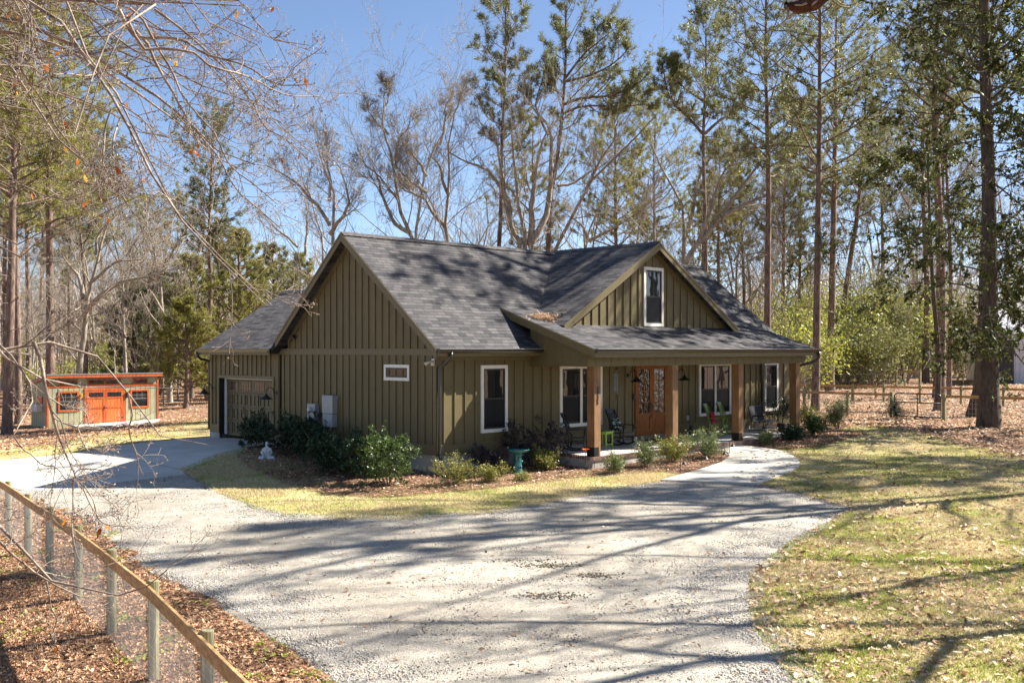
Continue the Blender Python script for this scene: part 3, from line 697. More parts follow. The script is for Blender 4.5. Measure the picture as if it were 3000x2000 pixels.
GRAVEL_P = GP([(548,1388),(640,1440),(740,1480),(830,1505),(1000,1512),(1200,1512),(1400,1500),(1600,1470),(1800,1427),(1936,1412),(2220,1422),(2350,1450),(2500,1490),
   (2420,1550),(2330,1600),(2240,1680),(2230,1760),(2270,1850),(2380,1960),(2440,2010),(2500,2300)]) + GP([(1040,2300),(977,2000),(900,1932),(790,1870),(700,1798),(580,1735),(518,1711),(415,1682),(355,1630),(307,1600),(270,1537),(200,1515),(104,1475),(40,1462),(20,1430),(129,1440)])
LAWN_P = GP([(2150,1415),(2140,1330),(2250,1318),(2330,1300),(2440,1262),(2500,1247),(2600,1250),(2700,1270),(2850,1308),(2950,1330),(3000,1342),(3300,1390)]) + [(9,-26),(-9,-26)] + GP([(2380,2250),(2320,2000),(2210,1850),(2190,1760),(2200,1680),(2300,1600),(2400,1545),(2490,1492),(2350,1447),(2220,1418)])
STRIP_P = GP([(545,1386),(522,1378),(640,1330),(720,1312),(800,1330),(1000,1420),(1300,1420),(1700,1385),(1936,1380),(2010,1395),(1800,1440),(1600,1480),(1400,1512),(1200,1525),(1000,1525),(830,1515),(740,1492),(630,1445)])
YARD_P = GP([(-150,1400),(0,1349),(300,1318),(616,1274),(650,1262),(600,1228),(520,1240),(420,1262),(300,1272),(180,1302),(0,1318),(-150,1330)])
BED1_P = GP([(722,1312),(692,1345),(740,1380),(850,1425),(960,1452),(1100,1462),(1250,1452),(1450,1432),(1700,1402),(1900,1387),(2020,1382)]) + [(7.9,-4.2),(9.6,-3.45),(10.8,-2.5),(10.8,-1),(2,-.0),(.1,.1),(.1,8.2)]
BED2_P = [(11.3,-1.5),(12.05,-1.9),(12.0,-2.9),(12.4,-3.9),(13.8,-4.2),(15.5,-4.0),(17.2,-3.6),(19.5,-3.2),(20.6,-1.2),(20.5,1.2),(16,0),(11.3,0)]
sheet('gravel_driveway', GRAVEL_P, .03, .16, GRAVEL, .35, 1.1, seed=1, bumpy=.03)
sheet('lawn', LAWN_P, .02, .22, GRASSM, .45, 1.3, seed=2); sheet('lawn', STRIP_P, .022, .15, GRASSM, .12, .7, seed=3); sheet('lawn', YARD_P, .02, .3, mat('dry_yard_grass', srgb(196,170,120), srgb(222,202,160), .6, .95, .7, 30, c3=srgb(176,160,92), detail=8), .8, 1.5, seed=4)
sheet('mulch_bed', BED1_P, .035, .12, MULCH, .18, .8, seed=5, bumpy=.05); sheet('mulch_bed', BED2_P, .035, .15, MULCH, .3, .9, seed=6, bumpy=.05)
CONC_P = [(0.28,12.7),(-.4,12.95),(-3.3,14.1),(-6.5,15.1),(-8.6,15.5),(-8.7,5.75),(-4.75,5.5),(-4.45,6.3),(-3.4,6.95),(-2.2,7.5),(-1.0,7.95),(0.28,8.3)]
czf = lambda x, y: np.where(x > -1.2, np.maximum(gz(x, y), .915 + (x+0)*.05), gz(x, y))
drive = slab('concrete_driveway', CONC_P, .025, CONC)
jm = MB()
for (a, b) in (((-4.4,6.35),(-4.4,14.4)), ((-8.7,10.4),(.2,10.4))):
    A, B = Vector(a), Vector(b); n = 16
    for i in range(n):
        p, q = A+(B-A)*(i/n), A+(B-A)*((i+1)/n); w = (B-A).normalized().orthogonal()*.012
        jm.quad(*[(r.x, r.y, gz1(r.x, r.y)+.032) for r in (p-w, q-w, q+w, p+w)])
jm.build('control_joint', mat('joint_shadow', (.16,.15,.13), (.2,.19,.165), 5, .9), drive)
def smooth_closed(pts, it=2):
    for _ in range(it):
        q = []
        for i in range(len(pts)-1):
            a, b = pts[i], pts[i+1]
            q += [(a[0]*.75+b[0]*.25, a[1]*.75+b[1]*.25), (a[0]*.25+b[0]*.75, a[1]*.25+b[1]*.75)]
        pts = [pts[0]] + q + [pts[-1]]
    return pts
inner = smooth_closed([(3.95,-4.93),(5.7,-4.66),(7.9,-4.2),(9.4,-3.6),(10.3,-2.9),(10.35,-2.36)])
outer = smooth_closed([(12.0,-2.36),(12.1,-3.1),(11.7,-4.2),(10.9,-5.1),(9.5,-6.1),(7.7,-6.65),(5.45,-7.08)])
path = slab('walkway', inner+outer, .06, CONC, .14, .35)
pj = MB()
for (a, b) in (((10.2,-3.0),(12.1,-3.3)), ((9.2,-3.75),(10.6,-5.3)), ((7.9,-4.2),(8.6,-6.4)), ((6.2,-4.6),(6.4,-6.9))):
    A, B = Vector(a), Vector(b); n = 8
    for i in range(n):
        p, q = A+(B-A)*(i/n), A+(B-A)*((i+1)/n); w = (B-A).normalized().orthogonal()*.008
        pj.quad(*[(r.x, r.y, gz1(r.x, r.y)+.066) for r in (p-w, q-w, q+w, p+w)])
pj.build('control_joint', MATS['joint_shadow'], path)
slab('shed_pad', [(6.3,40.4),(9.95,40.4),(11.9,40.4),(10.3,38.1),(7.5,37.3),(5.9,38.6)], .09, mat('pad_concrete', (.62,.6,.55), (.7,.68,.63), 2, .85), .12)

# ---- scattered ground cover, each kind one object of stuff
RG = np.random.default_rng(3)
def sample(poly, n, extra=None, near=None):
    P = np.array(poly); x0, y0 = P.min(0); x1, y1 = P.max(0); out = []
    got = 0
    for _ in range(60):
        x = RG.uniform(x0, x1, n*3); y = RG.uniform(y0, y1, n*3)
        dx, dy = x-CAM[0], y-CAM[1]; f = (dx+dy)*S2; r = (dx-dy)*S2
        ok = (sdf(poly, x, y) < 0) & (f > 3) & (np.abs(r) < f*.72+1)
        if near: ok &= RG.uniform(0, 1, len(x)) < np.clip((near/np.maximum(f, 1))**2, 0, 1)
        if extra is not None: ok &= extra(x, y)
        out.append(np.stack([x[ok], y[ok]], 1)); got += ok.sum()
        if got > n: break
    return np.concatenate(out)[:n]
def rot_frames(n, tilt):
    """random rotation frames: nearly level (tilt 0) to any way up (tilt 1.5)"""
    a = RG.uniform(0, 2*pi, n); t = np.abs(RG.normal(0, tilt, n)); b = RG.uniform(0, 2*pi, n)
    nz = np.stack([np.sin(t)*np.cos(b), np.sin(t)*np.sin(b), np.cos(t)], 1)
    u = np.stack([np.cos(a), np.sin(a), np.zeros(n)], 1); u -= nz*(u*nz).sum(1)[:,None]; u /= np.linalg.norm(u, axis=1)[:,None]
    return u, np.cross(nz, u), nz
def leaf_mesh(name, C, size, m, tilt=.45, curl=.25, lobes=False):
    """curled leaf blades: six vertices, two bent quads each"""
    n = len(C); u, v, w = rot_frames(n, tilt); s = (size*RG.uniform(.6, 1.3, n))[:,None]
    cu = RG.uniform(.1, 1, n)[:,None]*curl
    if lobes:
        prof = [(-1,0,0),(-.5,.45,.5),(-.15,.25,.2),(.1,.62,.9),(.35,.25,.2),(.7,.35,.4),(1,0,.3),(.7,-.35,.4),(.35,-.25,.2),(.1,-.62,.9),(-.15,-.25,.2),(-.5,-.45,.5)]
    else: prof = [(-1,0,0),(-.2,.5,.55),(.4,.36,.4),(1,0,.3),(.4,-.36,.4),(-.2,-.5,.55)]
    V = np.stack([C + u*s*a + v*s*b + w*s*cu*c*2 for a, b, c in prof], 1)
    k = len(prof); F0 = np.arange(n)[:,None]*k
    if lobes: q = [(0,1,2,10),(0,10,11,11),(2,3,4,8),(2,8,9,10),(4,5,6,7),(4,7,8,8)]; q = [(0,1,2,0),(0,2,10,0),(0,10,11,0),(2,3,4,2),(2,4,8,2),(2,8,10,2),(8,9,10,8),(4,5,6,4),(4,6,7,4),(4,7,8,4)]
    else: q = [(0,1,2,3),(0,3,4,5)]
    if lobes: Fc = np.concatenate([F0+np.array(t[:3])[None] for t in q])
    else: Fc = np.concatenate([F0+np.array(t)[None] for t in q])
    return np_mesh(name, V.reshape(-1, 3), Fc, m)
def on_ground(xy, dz=.03): return np.stack([xy[:,0], xy[:,1], gz(xy[:,0], xy[:,1])+dz], 1)
def blades(name, C, h, wd, m, lean=.5):
    n = len(C); a = RG.uniform(0, 2*pi, n); u = np.stack([np.cos(a), np.sin(a), 0*a], 1)
    hh = (h*RG.uniform(.5, 1.4, n))[:,None]; l = RG.normal(0, lean, (n, 2)); tip = np.concatenate([l, np.ones((n,1))], 1)
    V = np.stack([C-u*wd/2, C+u*wd/2, C+tip*hh], 1)
    return np_mesh(name, V.reshape(-1, 3), np.arange(n*3).reshape(-1, 3), m)
TAN = mat('dormant_grass_blade', srgb(174,158,114), srgb(232,216,180), rough=.8, island=1, trans=.25, c3=srgb(206,188,144))
GRN = mat('green_grass_blade', srgb(112,128,50), srgb(194,194,100), rough=.7, island=1, trans=.35, c3=srgb(156,164,72))
DEADL = mat('dead_oak_leaf', srgb(126,92,66), srgb(240,216,186), rough=.8, island=1, trans=.15, c3=srgb(194,158,122))
REDL = mat('russet_leaf_litter', srgb(112,80,58), srgb(238,198,158), rough=.8, island=1, trans=.12, c3=srgb(184,140,104))
green = lambda x, y: fbm(x, y, 1.1, 11) + .3*vnoise(x, y, 6, 4) + RG.normal(0, .09, np.shape(x)) > .66
p = sample(LAWN_P, 190000, lambda x, y: ~green(x, y), near=19); 
tag(link('dry_grass', blades('dry_grass', on_ground(p, .01), .05, .016, TAN, .8)), kind='stuff')
p = sample(LAWN_P, 160000, green, near=19)
tag(link('green_grass', blades('green_grass', on_ground(p, .01), .055, .016, GRN, .7)), kind='stuff')
p = sample(STRIP_P, 60000, lambda x, y: ~green(x, y)); tag(link('dry_grass', blades('dry_grass', on_ground(p, .01), .055, .02, TAN, .7)), kind='stuff')
p = sample(STRIP_P, 16000, green); tag(link('green_grass', blades('green_grass', on_ground(p, .01), .055, .02, GRN, .7)), kind='stuff')
p = sample(YARD_P, 26000, lambda x, y: ~green(x, y)); tag(link('dry_grass', blades('dry_grass', on_ground(p, .01), .05, .03, TAN, .7)), kind='stuff')
p = sample(YARD_P, 9000, lambda x, y: fbm(x, y, 1.6, 11) > .6); tag(link('green_grass', blades('green_grass', on_ground(p, .01), .05, .03, GRN, .7)), kind='stuff')
p = sample(LAWN_P, 8000, near=17); tag(link('fallen_leaves', leaf_mesh('fallen_leaves', on_ground(p, .055), .06, DEADL, .5, .4, True)), kind='stuff')
p = sample(GRAVEL_P, 900, near=16); tag(link('fallen_leaves', leaf_mesh('fallen_leaves', on_ground(p, .05), .04, DEADL, .5, .4)), kind='stuff')
BANK_P = [(-13.2,6),(-11.4,-1),(-11.6,-4.5),(-12,-7.5),(-12.2,-9),(-12.6,-10.8),(-13.1,-12.6),(-14,-16),(-19,-17),(-24,-8),(-20,6)]
p = sample(BANK_P, 95000, lambda x, y: RG.uniform(0,1,len(x)) < .12+1.5*fbm(x, y, .55, 41)**1.3, near=17); tag(link('leaf_litter', leaf_mesh('leaf_litter', on_ground(p, .03), .05, REDL, .6, .5, True)), kind='stuff')
GL_P = [(-8.9,6.0),(-9.0,2),(-9.2,-.2),(-10.4,-4),(-11.2,-7),(-11.8,-10.5),(-12.3,-12.5),(-12.6,-14),(-14.6,-14),(-13,-6),(-12,0),(-11,7)]
p = sample(GL_P, 26000, lambda x, y: (sdf(GRAVEL_P, x, y) > .9*(fbm(x, y, .9, 17)-.62)) & (RG.uniform(0,1,len(x)) < .15+1.4*fbm(x, y, .6, 42)), near=22); tag(link('leaf_litter', leaf_mesh('leaf_litter', on_ground(p, .04), .042, REDL, .5, .4, True)), kind='stuff')
def straw(poly, n, L0, L1, m, near=None):
    p = sample(poly, n, near=near); C = on_ground(p, .05); k = len(C); u, v, w = rot_frames(k, .35); L = RG.uniform(L0, L1, k)[:,None]
    V = np.stack([C-u*L-v*.003, C-u*L+v*.003, C+u*L+v*.003, C+u*L-v*.003], 1)
    return np_mesh('fallen_twigs', V.reshape(-1,3), np.arange(k*4).reshape(-1,4), m)
TWG = mat('fallen_twig', srgb(70,54,42), srgb(196,168,136), rough=.9, island=1, c3=srgb(128,100,78))
tag(link('fallen_twigs', straw(BANK_P, 16000, .06, .28, TWG, 17)), kind='stuff'); tag(link('fallen_twigs', straw(GL_P, 3000, .06, .22, TWG, 22)), kind='stuff')
p = sample(BANK_P, 1100, lambda x, y: fbm(x, y, .5, 51) > .72, near=17); tag(link('weeds', leaf_mesh('weeds', on_ground(p, .08), .03, GRN, .9, .3)), kind='stuff')
p = sample(GL_P, 700, lambda x, y: fbm(x, y, .5, 52) > .72, near=22); tag(link('weeds', leaf_mesh('weeds', on_ground(p, .08), .03, GRN, .9, .3)), kind='stuff')
FOR_P = GP([(2450,1266),(2500,1252),(2600,1256),(2700,1278),(2850,1320),(3000,1354),(3150,1372)]) + [(36,-18),(60,-18),(75,0),(75,25),(45,25),(24,8),(20.5,2)]
p = sample(FOR_P, 38000, near=48); tag(link('leaf_litter', leaf_mesh('leaf_litter', on_ground(p, .03), .085, DEADL, .5, .4)), kind='stuff')
FOR2_P = [(-12,16),(-5,17),(4,22),(8,30),(30,34),(50,60),(40,90),(-10,80),(-30,40),(-20,18)]
p = sample(FOR2_P, 26000, near=55); tag(link('leaf_litter', leaf_mesh('leaf_litter', on_ground(p, .03), .08, REDL, .5, .4)), kind='stuff')
for bp_ in (BED1_P, BED2_P):
    p = sample(bp_, 5000, lambda x, y: y < 9); tag(link('leaf_litter', leaf_mesh('leaf_litter', on_ground(p, .06), .04, DEADL, .5, .4)), kind='stuff')
    p = sample(bp_, 26000); C = on_ground(p, .05); n = len(C); u, v, w = rot_frames(n, .3); L = RG.uniform(.06, .16, n)[:,None]
    V = np.stack([C-u*L-v*.004, C-u*L+v*.004, C+u*L+v*.004, C+u*L-v*.004], 1)
    tag(link('pine_straw', np_mesh('pine_straw', V.reshape(-1,3), np.arange(n*4).reshape(-1,4), mat('pine_straw_needle', srgb(88,62,46), srgb(206,160,128), rough=.8, island=1, c3=srgb(144,106,82)))), kind='stuff')
def stones(name, C, size, m):
    n = len(C); u, v, w = rot_frames(n, .6); s = (size*RG.uniform(.45, 1.5, n)**1.5)[:,None]
    a, b, c = s*RG.uniform(.7,1.2,(n,1)), s*RG.uniform(.6,1.1,(n,1)), s*RG.uniform(.35,.7,(n,1))
    V = np.stack([C-u*a, C+u*a, C-v*b, C+v*b, C-w*c, C+w*c], 1); F0 = np.arange(n)[:,None]*6
    t = [(0,2,5),(2,1,5),(1,3,5),(3,0,5),(2,0,4),(1,2,4),(3,1,4),(0,3,4)]
    return np_mesh(name, V.reshape(-1,3), np.concatenate([F0+np.array(q)[None] for q in t]), m)
STONE = mat('gravel_stone', (.24,.22,.20), (.56,.53,.49), rough=.9, island=1, c3=(.40,.37,.33))
DSTONE = mat('dark_gravel_chip', (.13,.10,.08), (.34,.28,.23), rough=.9, island=1, c3=(.22,.18,.15))
def edge(x, y):
    d = -sdf(GRAVEL_P, x, y); return RG.uniform(0, 1, len(x)) < np.clip(1.15-d*.6, .06, 1)*(.25+1.2*fbm(x, y, 1.2, 21))
p = sample(GRAVEL_P, 90000, edge, near=20); tag(link('gravel', stones('gravel', on_ground(p, .03), 0.013, STONE)), kind='stuff')
p = sample(GRAVEL_P, 7000, lambda x, y: fbm(x, y, 2.4, 31) > .52, near=15); tag(link('gravel', stones('gravel', on_ground(p, .03), .012, DSTONE)), kind='stuff')

# four dark scuffed hollows in the gravel
q = []
for px, py, a, b in ((1527,1646,.42,.2), (1612,1660,.45,.2), (1747,1690,.4,.22), (1607,1750,.5,.24)):
    x, y = G(px, py); k = 240; e = RG.normal(0, .5, (k, 2)); q.append(np.stack([x+S2*(e[:,0]*a*1.2+e[:,1]*b), y-S2*(e[:,0]*a*1.2-e[:,1]*b)], 1))
tag(link('leaf_debris', stones('leaf_debris', on_ground(np.concatenate(q), .032), .02, mat('wet_debris', (.07,.06,.045), (.26,.22,.16), rough=.9, island=1, c3=(.15,.125,.09)))), kind='stuff')
# ================================================================ garden shed
SHX0, SHX1, SHY, SHD = 4.95, 11.85, 40.5, 2.4
SG = mat('sage_siding', srgb(146,142,110), srgb(162,156,124), 3, .6, .1, 40)
RED = mat('redwood_stain', srgb(158,68,32), srgb(192,98,52), 3, .45, .1, 20, stretch=(6,6,.6))
shed = empty('garden_shed', (8.4, 41.7, -.8), 0, 'sage green garden shed with orange red trim and double doors', 'shed')
SO = Vector((8.4, 41.7, -.8))
def spart(mb, name, m, parent=None, **k):
    mb.v = [tuple(Vector(v)-SO) for v in mb.v]; return mb.build(name, m, parent or shed, **k)
zb_, zt_ = -.68, 2.35
w = MB(); w.box(SHX0, SHX1, SHY, SHY+.1, zb_, zt_); w.prism([(SHX0,SHY+.1,zb_),(SHX0,SHY+SHD,zb_),(SHX0,SHY+SHD,1.9),(SHX0,SHY+.1,zt_)], (.1,0,0)); w.prism([(SHX1-.1,SHY+.1,zb_),(SHX1-.1,SHY+SHD,zb_),(SHX1-.1,SHY+SHD,1.9),(SHX1-.1,SHY+.1,zt_)], (.1,0,0)); w.box(SHX0+.1, SHX1-.1, SHY+SHD-.1, SHY+SHD, zb_, 1.9)
spart(w, 'wall', SG)
g = MB()
for i in range(21): x = SHX0+.3+i*.32; g.box(x-.012, x+.012, SHY-.004, SHY+.002, zb_+.05, 1.75)
for i in range(7): y = SHY+.3+i*.32; g.box(SHX0-.004, SHX0+.002, y-.012, y+.012, zb_+.05, 1.85)
spart(g, 'siding_groove', mat('groove_shadow', (.06,.062,.045), (.08,.08,.055), 4, .8))
t = MB(); t.box(SHX0-.03, SHX0+.08, SHY-.03, SHY, zb_, zt_-.1); t.box(SHX1-.08, SHX1+.03, SHY-.03, SHY, zb_, zt_-.1); t.box(SHX0+.08, SHX1-.08, SHY-.028, SHY, 1.76, 1.86); t.box(SHX0-.035, SHX0-.0, SHY, SHY+.08, zb_, 2.2)
t.box(SHX0-.12, SHX1+.18, SHY-.26, SHY-.23, 2.33, 2.5); t.prism([(SHX0-.13,SHY-.23,2.32),(SHX0-.13,SHY+SHD+.15,1.86),(SHX0-.13,SHY+SHD+.15,2.0),(SHX0-.13,SHY-.23,2.5)], (.03,0,0)); t.prism([(SHX1+.15,SHY-.23,2.32),(SHX1+.15,SHY+SHD+.15,1.86),(SHX1+.15,SHY+SHD+.15,2.0),(SHX1+.15,SHY-.23,2.5)], (.03,0,0))
spart(t, 'trim_board', RED)
spart(MB().hexa([(SHX0-.14,SHY-.28,2.505),(SHX1+.2,SHY-.28,2.505),(SHX1+.2,SHY+SHD+.18,1.99),(SHX0-.14,SHY+SHD+.18,1.99)], [(SHX0-.14,SHY-.28,2.56),(SHX1+.2,SHY-.28,2.56),(SHX1+.2,SHY+SHD+.18,2.05),(SHX0-.14,SHY+SHD+.18,2.05)]), 'roof', mat('grey_membrane', (.2,.2,.21), (.26,.26,.27), 5, .8))
def shed_window(x0, x1, z0, z1, bars=True):
    f = MB(); q = .11 if bars else .05
    f.box(x0, x1, SHY-.05, SHY, z0, z0+q); f.box(x0, x1, SHY-.05, SHY, z1-q, z1); f.box(x0, x0+q, SHY-.05, SHY, z0+q, z1-q); f.box(x1-q, x1, SHY-.05, SHY, z0+q, z1-q)
    o = spart(f, 'window', RED); spart(MB().box(x0+q, x1-q, SHY-.012, SHY-.002, z0+q, z1-q), 'pane', GLASS, o)
    if bars:
        b = MB(); zm = (z0+z1)/2
        b.box(x0+q, x1-q, SHY-.03, SHY-.012, zm-.015, zm+.015)
        for k in (1, 2): x = x0+q+(x1-x0-2*q)*k/3; b.box(x-.008, x+.008, SHY-.02, SHY-.012, zm, z1-q)
        b.box(x0+q, x1-q, SHY-.019, SHY-.012, (zm+z1-q)/2-.008, (zm+z1-q)/2+.008); spart(b, 'sash', mat('grey_sash', (.2,.2,.2), (.25,.25,.25), 4, .5), o)
shed_window(5.57, 6.83, .32, 1.53); shed_window(10.01, 11.23, .38, 1.53)
for a, b in ((5.63,6.74), (7.33,8.37), (8.41,9.43), (10.18,11.14)): shed_window(a, b, 1.87, 2.2, False)
spart(MB().box(7.15, 7.28, SHY-.045, SHY, zb_+.02, 1.52).box(9.56, 9.69, SHY-.045, SHY, zb_+.02, 1.52).box(7.15, 9.69, SHY-.046, SHY, 1.52, 1.66), 'door_frame', RED)
DP = mat('shed_door_panel', srgb(184,84,38), srgb(218,120,66), 4, .4, .1, 20, stretch=(9,9,.4))
for a, b in ((7.29,8.415), (8.425,9.55)):
    d = MB(); z0, z1 = -.62, 1.5
    d.box(a, a+.12, SHY-.05, SHY-.0, z0, z1); d.box(b-.12, b, SHY-.05, SHY, z0, z1)
    for zz, h in ((z0, .14), (.42, .1), (1.02, .1), (z1-.1, .1)): d.box(a+.12, b-.12, SHY-.05, SHY, zz, zz+h)
    o = spart(d, 'door', RED); p_ = MB()
    for k in range(4): x0 = a+.12+(b-a-.24)*k/4; p_.box(x0+.006, x0+(b-a-.24)/4-.006, SHY-.03, SHY, z0+.14, 1.02)
    spart(p_, 'door_panel', DP, o); spart(MB().box(a+.12, b-.12, SHY-.03, SHY-.01, 1.12, 1.4), 'pane', GLASS, o)
    m_ = MB()
    for k in range(1, 4): x = a+.12+(b-a-.24)*k/4; m_.box(x-.012, x+.012, SHY-.04, SHY-.03, 1.12, 1.4)
    spart(m_, 'glazing_bar', BLACKM, o); hx = b-.06 if a < 8 else a+.06
    spart(MB().box(hx-.02, hx+.02, SHY-.085, SHY-.05, .38, .56) if a < 8 else MB().box(a-.0, a+.14, SHY-.06, SHY-.05, .44, .49), 'handle', BLACKM, o)
for x in (7.0, 9.78): spart(MB().box(x-.05, x+.05, SHY-.12, SHY, 1.02, 1.32).box(x-.07, x+.07, SHY-.15, SHY, 1.32, 1.36), 'wall_lamp', BLACKM)
ac = spart(MB().box(SHX0-.38, SHX0, 41.15, 41.95, .35, .78), 'air_conditioner', mat('aged_white_enamel', (.55,.54,.5), (.62,.6,.56), 5, .5), bevel=.02)
sl = MB()
for k in range(7): sl.box(SHX0-.386, SHX0-.38, 41.2, 41.9, .40+k*.05, .42+k*.05)
spart(sl, 'grille', mat('grille_grey', (.2,.2,.2), (.25,.25,.25), 4, .6), ac)
spart(MB().box(SHX0-.05, SHX0, 41.1, 42.0, .8, 1.25).box(SHX0-.06, SHX0-.045, 41.2, 41.9, .86, 1.18), 'window', RED)
spart(MB().box(SHX0+.1, SHX1-.1, SHY+.15, SHY+.3, -.95, zb_).box(SHX0+.1, SHX1-.1, SHY+2.0, SHY+2.15, -.95, zb_), 'skid', DARKIN)

# ================================================================ fences
FWOOD = noise_into(mat('treated_rail_wood', srgb(150,118,76), srgb(186,152,104), 3, .8, .3, 24, stretch=(2,2,6)), 1.5, .8, 1.1, .8)
FPOST = noise_into(mat('treated_post_wood', srgb(112,110,82), srgb(164,154,116), 4, .85, .3, 30, stretch=(6,6,.6)), 1.5, .78, 1.1, .8)
WIRE = mat('galvanised_wire', (.42,.43,.43), (.5,.5,.5), 4, .4, metal=.6)
def post_fence(name, label, posts, top, tw=.14, r=.065, mesh=None, square=False, rail_side=1, ends=(True, True), over=.07, wr=.0022):
    """posts: list of (x, y, ground z); top: rail top z at each post"""
    x0, y0, z0 = posts[0]; root = empty(name, (x0, y0, z0), 0, label, 'fence'); O = Vector((x0, y0, z0))
    L = lambda p: tuple(Vector(p)-O)
    for (x, y, z), t in zip(posts, top):
        mb = MB()
        if square: mb.box(x-r-x0, x+r-x0, y-r-y0, y+r-y0, -.3+z-z0, t+over-z0)
        else: mb.tube([L((x,y,z-.3)), L((x,y,t+over-.008)), L((x,y,t+over))], [r, r*.97, r*.86], 14)
        mb.build('post', FPOST, root)
    for i in range(len(posts)-1):
        a, b = Vector(posts[i]), Vector(posts[i+1]); d = (b-a); d.z = 0; d.normalize(); s = Vector((0,0,1)).cross(d)*rail_side
        a = Vector((a.x, a.y, top[i])); b = Vector((b.x, b.y, top[i+1])); off = s*(r+.021)
        j = RND.uniform(-.006, .006)
        MB().bar(L(a+off-Vector((0,0,tw/2-j))+d*.004), L(b+off-Vector((0,0,tw/2-j))-d*.004), .04, tw).build('rail', FWOOD, root, bevel=.005)
    if mesh:
        dv, dh, nh = mesh; segs = []
        for i in range(len(posts)-1):
            a, b = Vector(posts[i]), Vector(posts[i+1]); d = (b-a); ln = Vector((d.x, d.y, 0)).length; dn = Vector((d.x,d.y,0)).normalized(); s = Vector((0,0,1)).cross(dn)*rail_side*(r+.004)
            n = int(ln/dv)
            for k in range(n):
                u = k/n; p = a+d*u+s; segs.append((L(p+Vector((0,0,.03))), L((p.x, p.y, top[i]+(top[i+1]-top[i])*u-tw*.5))))
            for k in range(nh):
                h = .04+(k/nh)**1.25*(top[i]-posts[i][2]-tw-.02)
                for q in range(4): segs.append((L(a+d*(q/4)+s+Vector((0,0,h-.01*sin(pi*(q%2)/2)))), L(a+d*((q+1)/4)+s+Vector((0,0,h-.01*sin(pi*((q+1)%2)/2))))))
        mb = MB()
        for p, q in segs: mb.tube([p, q], wr, 3, False)
        mb.build('wire_mesh', WIRE, root)
    return root
# near fence down the bank: columns and distances of the posts read off the photo
fp_ = [(-95,27.2),(-38,25.0),(25,22.9),(83,20.9),(145,19.15),(230,17.15),(327,15.1),(450,13.05),(607,10.75),(840,8.5),(1140,6.9)]
pts = []
for px, dep in fp_:
    x, y = colxy(px, dep); pts.append((x, y, gz1(x, y)-.04))
post_fence('wire_fence', 'long wire mesh fence with one timber top rail along the leafy bank beside the gravel', pts, [1.13]*len(pts), .15, .07, (.052,.1,11), rail_side=-1, over=.03, wr=.0019)
def line_posts(pxs, axis, v):
    out = []
    for px in pxs:
        d = ray(px, HY); t = (v-CAM[axis])/d[axis]; x, y = CAM[0]+t*d[0], CAM[1]+t*d[1]; out.append((x, y, gz1(x, y)))
    return out
A1 = line_posts([2250,2357,2483,2612], 0, 30.2); post_fence('rail_fence', 'low timber rail fence running from the house corner to the metal gate', A1, [1.86]*4, .13, .07, (.15,.15,5), square=True, rail_side=1, wr=.003)
A2 = line_posts([2766,2909,3060,3230], 0, 29.9); post_fence('rail_fence', 'timber rail fence right of the metal gate, passing behind the thick dark trunk', A2, [1.86,1.88,1.9,1.92], .13, .075, (.15,.15,5), square=True, rail_side=1, wr=.003)
B1 = line_posts([2240,2370,2498,2590,2696,2816,2940,3080], 0, 45.0); post_fence('rail_fence', 'middle timber rail fence crossing the leafy yard behind the metal gate', B1, [1.66+.012*i for i in range(8)], .14, .07, (.2,.2,4), square=True, wr=.003)
C1 = line_posts([2250,2340,2412,2485,2557,2625,2695], 0, 66.0); post_fence('rail_fence', 'farthest timber rail fence, rising toward the bushes behind two pine trunks', C1, [1.9+.06*i for i in range(7)], .16, .09, (.2,.2,4), square=True, wr=.004)
# metal gate between the two fence runs
ga, gb = Vector(A1[-1]), Vector(A2[0]); GO = Vector((ga.x, ga.y, ga.z)); dn = (gb-ga); dn.z = 0; GLN = dn.length; dn.normalize()
gate = empty('metal_gate', tuple(GO), 0, 'dark tubular metal farm gate between two timber posts', 'gate')
gp = lambda u, z: tuple(dn*u+Vector((0,0,z)))
u0, u1, zb2, zt2 = .16, GLN-.16, .12, 1.22
mb = MB(); rr = .032
mb.tube([gp(u0,zb2), gp(u0,zt2-.14), gp(u0+.05,zt2-.04), gp(u0+.15,zt2), gp(u1-.15,zt2), gp(u1-.05,zt2-.04), gp(u1,zt2-.14), gp(u1,zb2), gp(u0,zb2)], rr, 8)
GATEM = mat('dark_green_metal', (.03,.045,.038), (.045,.06,.05), 5, .4)
mb.build('gate_frame', GATEM, gate, smooth=True)
mb = MB(); mb.tube([gp(u0,zt2-.42), gp(u1,zt2-.42)], .024, 8); mb.tube([gp((u0+u1)/2,zb2), gp((u0+u1)/2,zt2)], .028, 8); mb.build('gate_bar', GATEM, gate, smooth=True)
mb = MB(); n = int((u1-u0)/.15)
for k in range(1, n): mb.tube([gp(u0+(u1-u0)*k/n,zb2), gp(u0+(u1-u0)*k/n,zt2-.4)], .003, 3)
for k in range(1, 6): mb.tube([gp(u0,zb2+k*.13), gp(u1,zb2+k*.13)], .003, 3)
mb.build('wire_mesh', WIRE, gate)

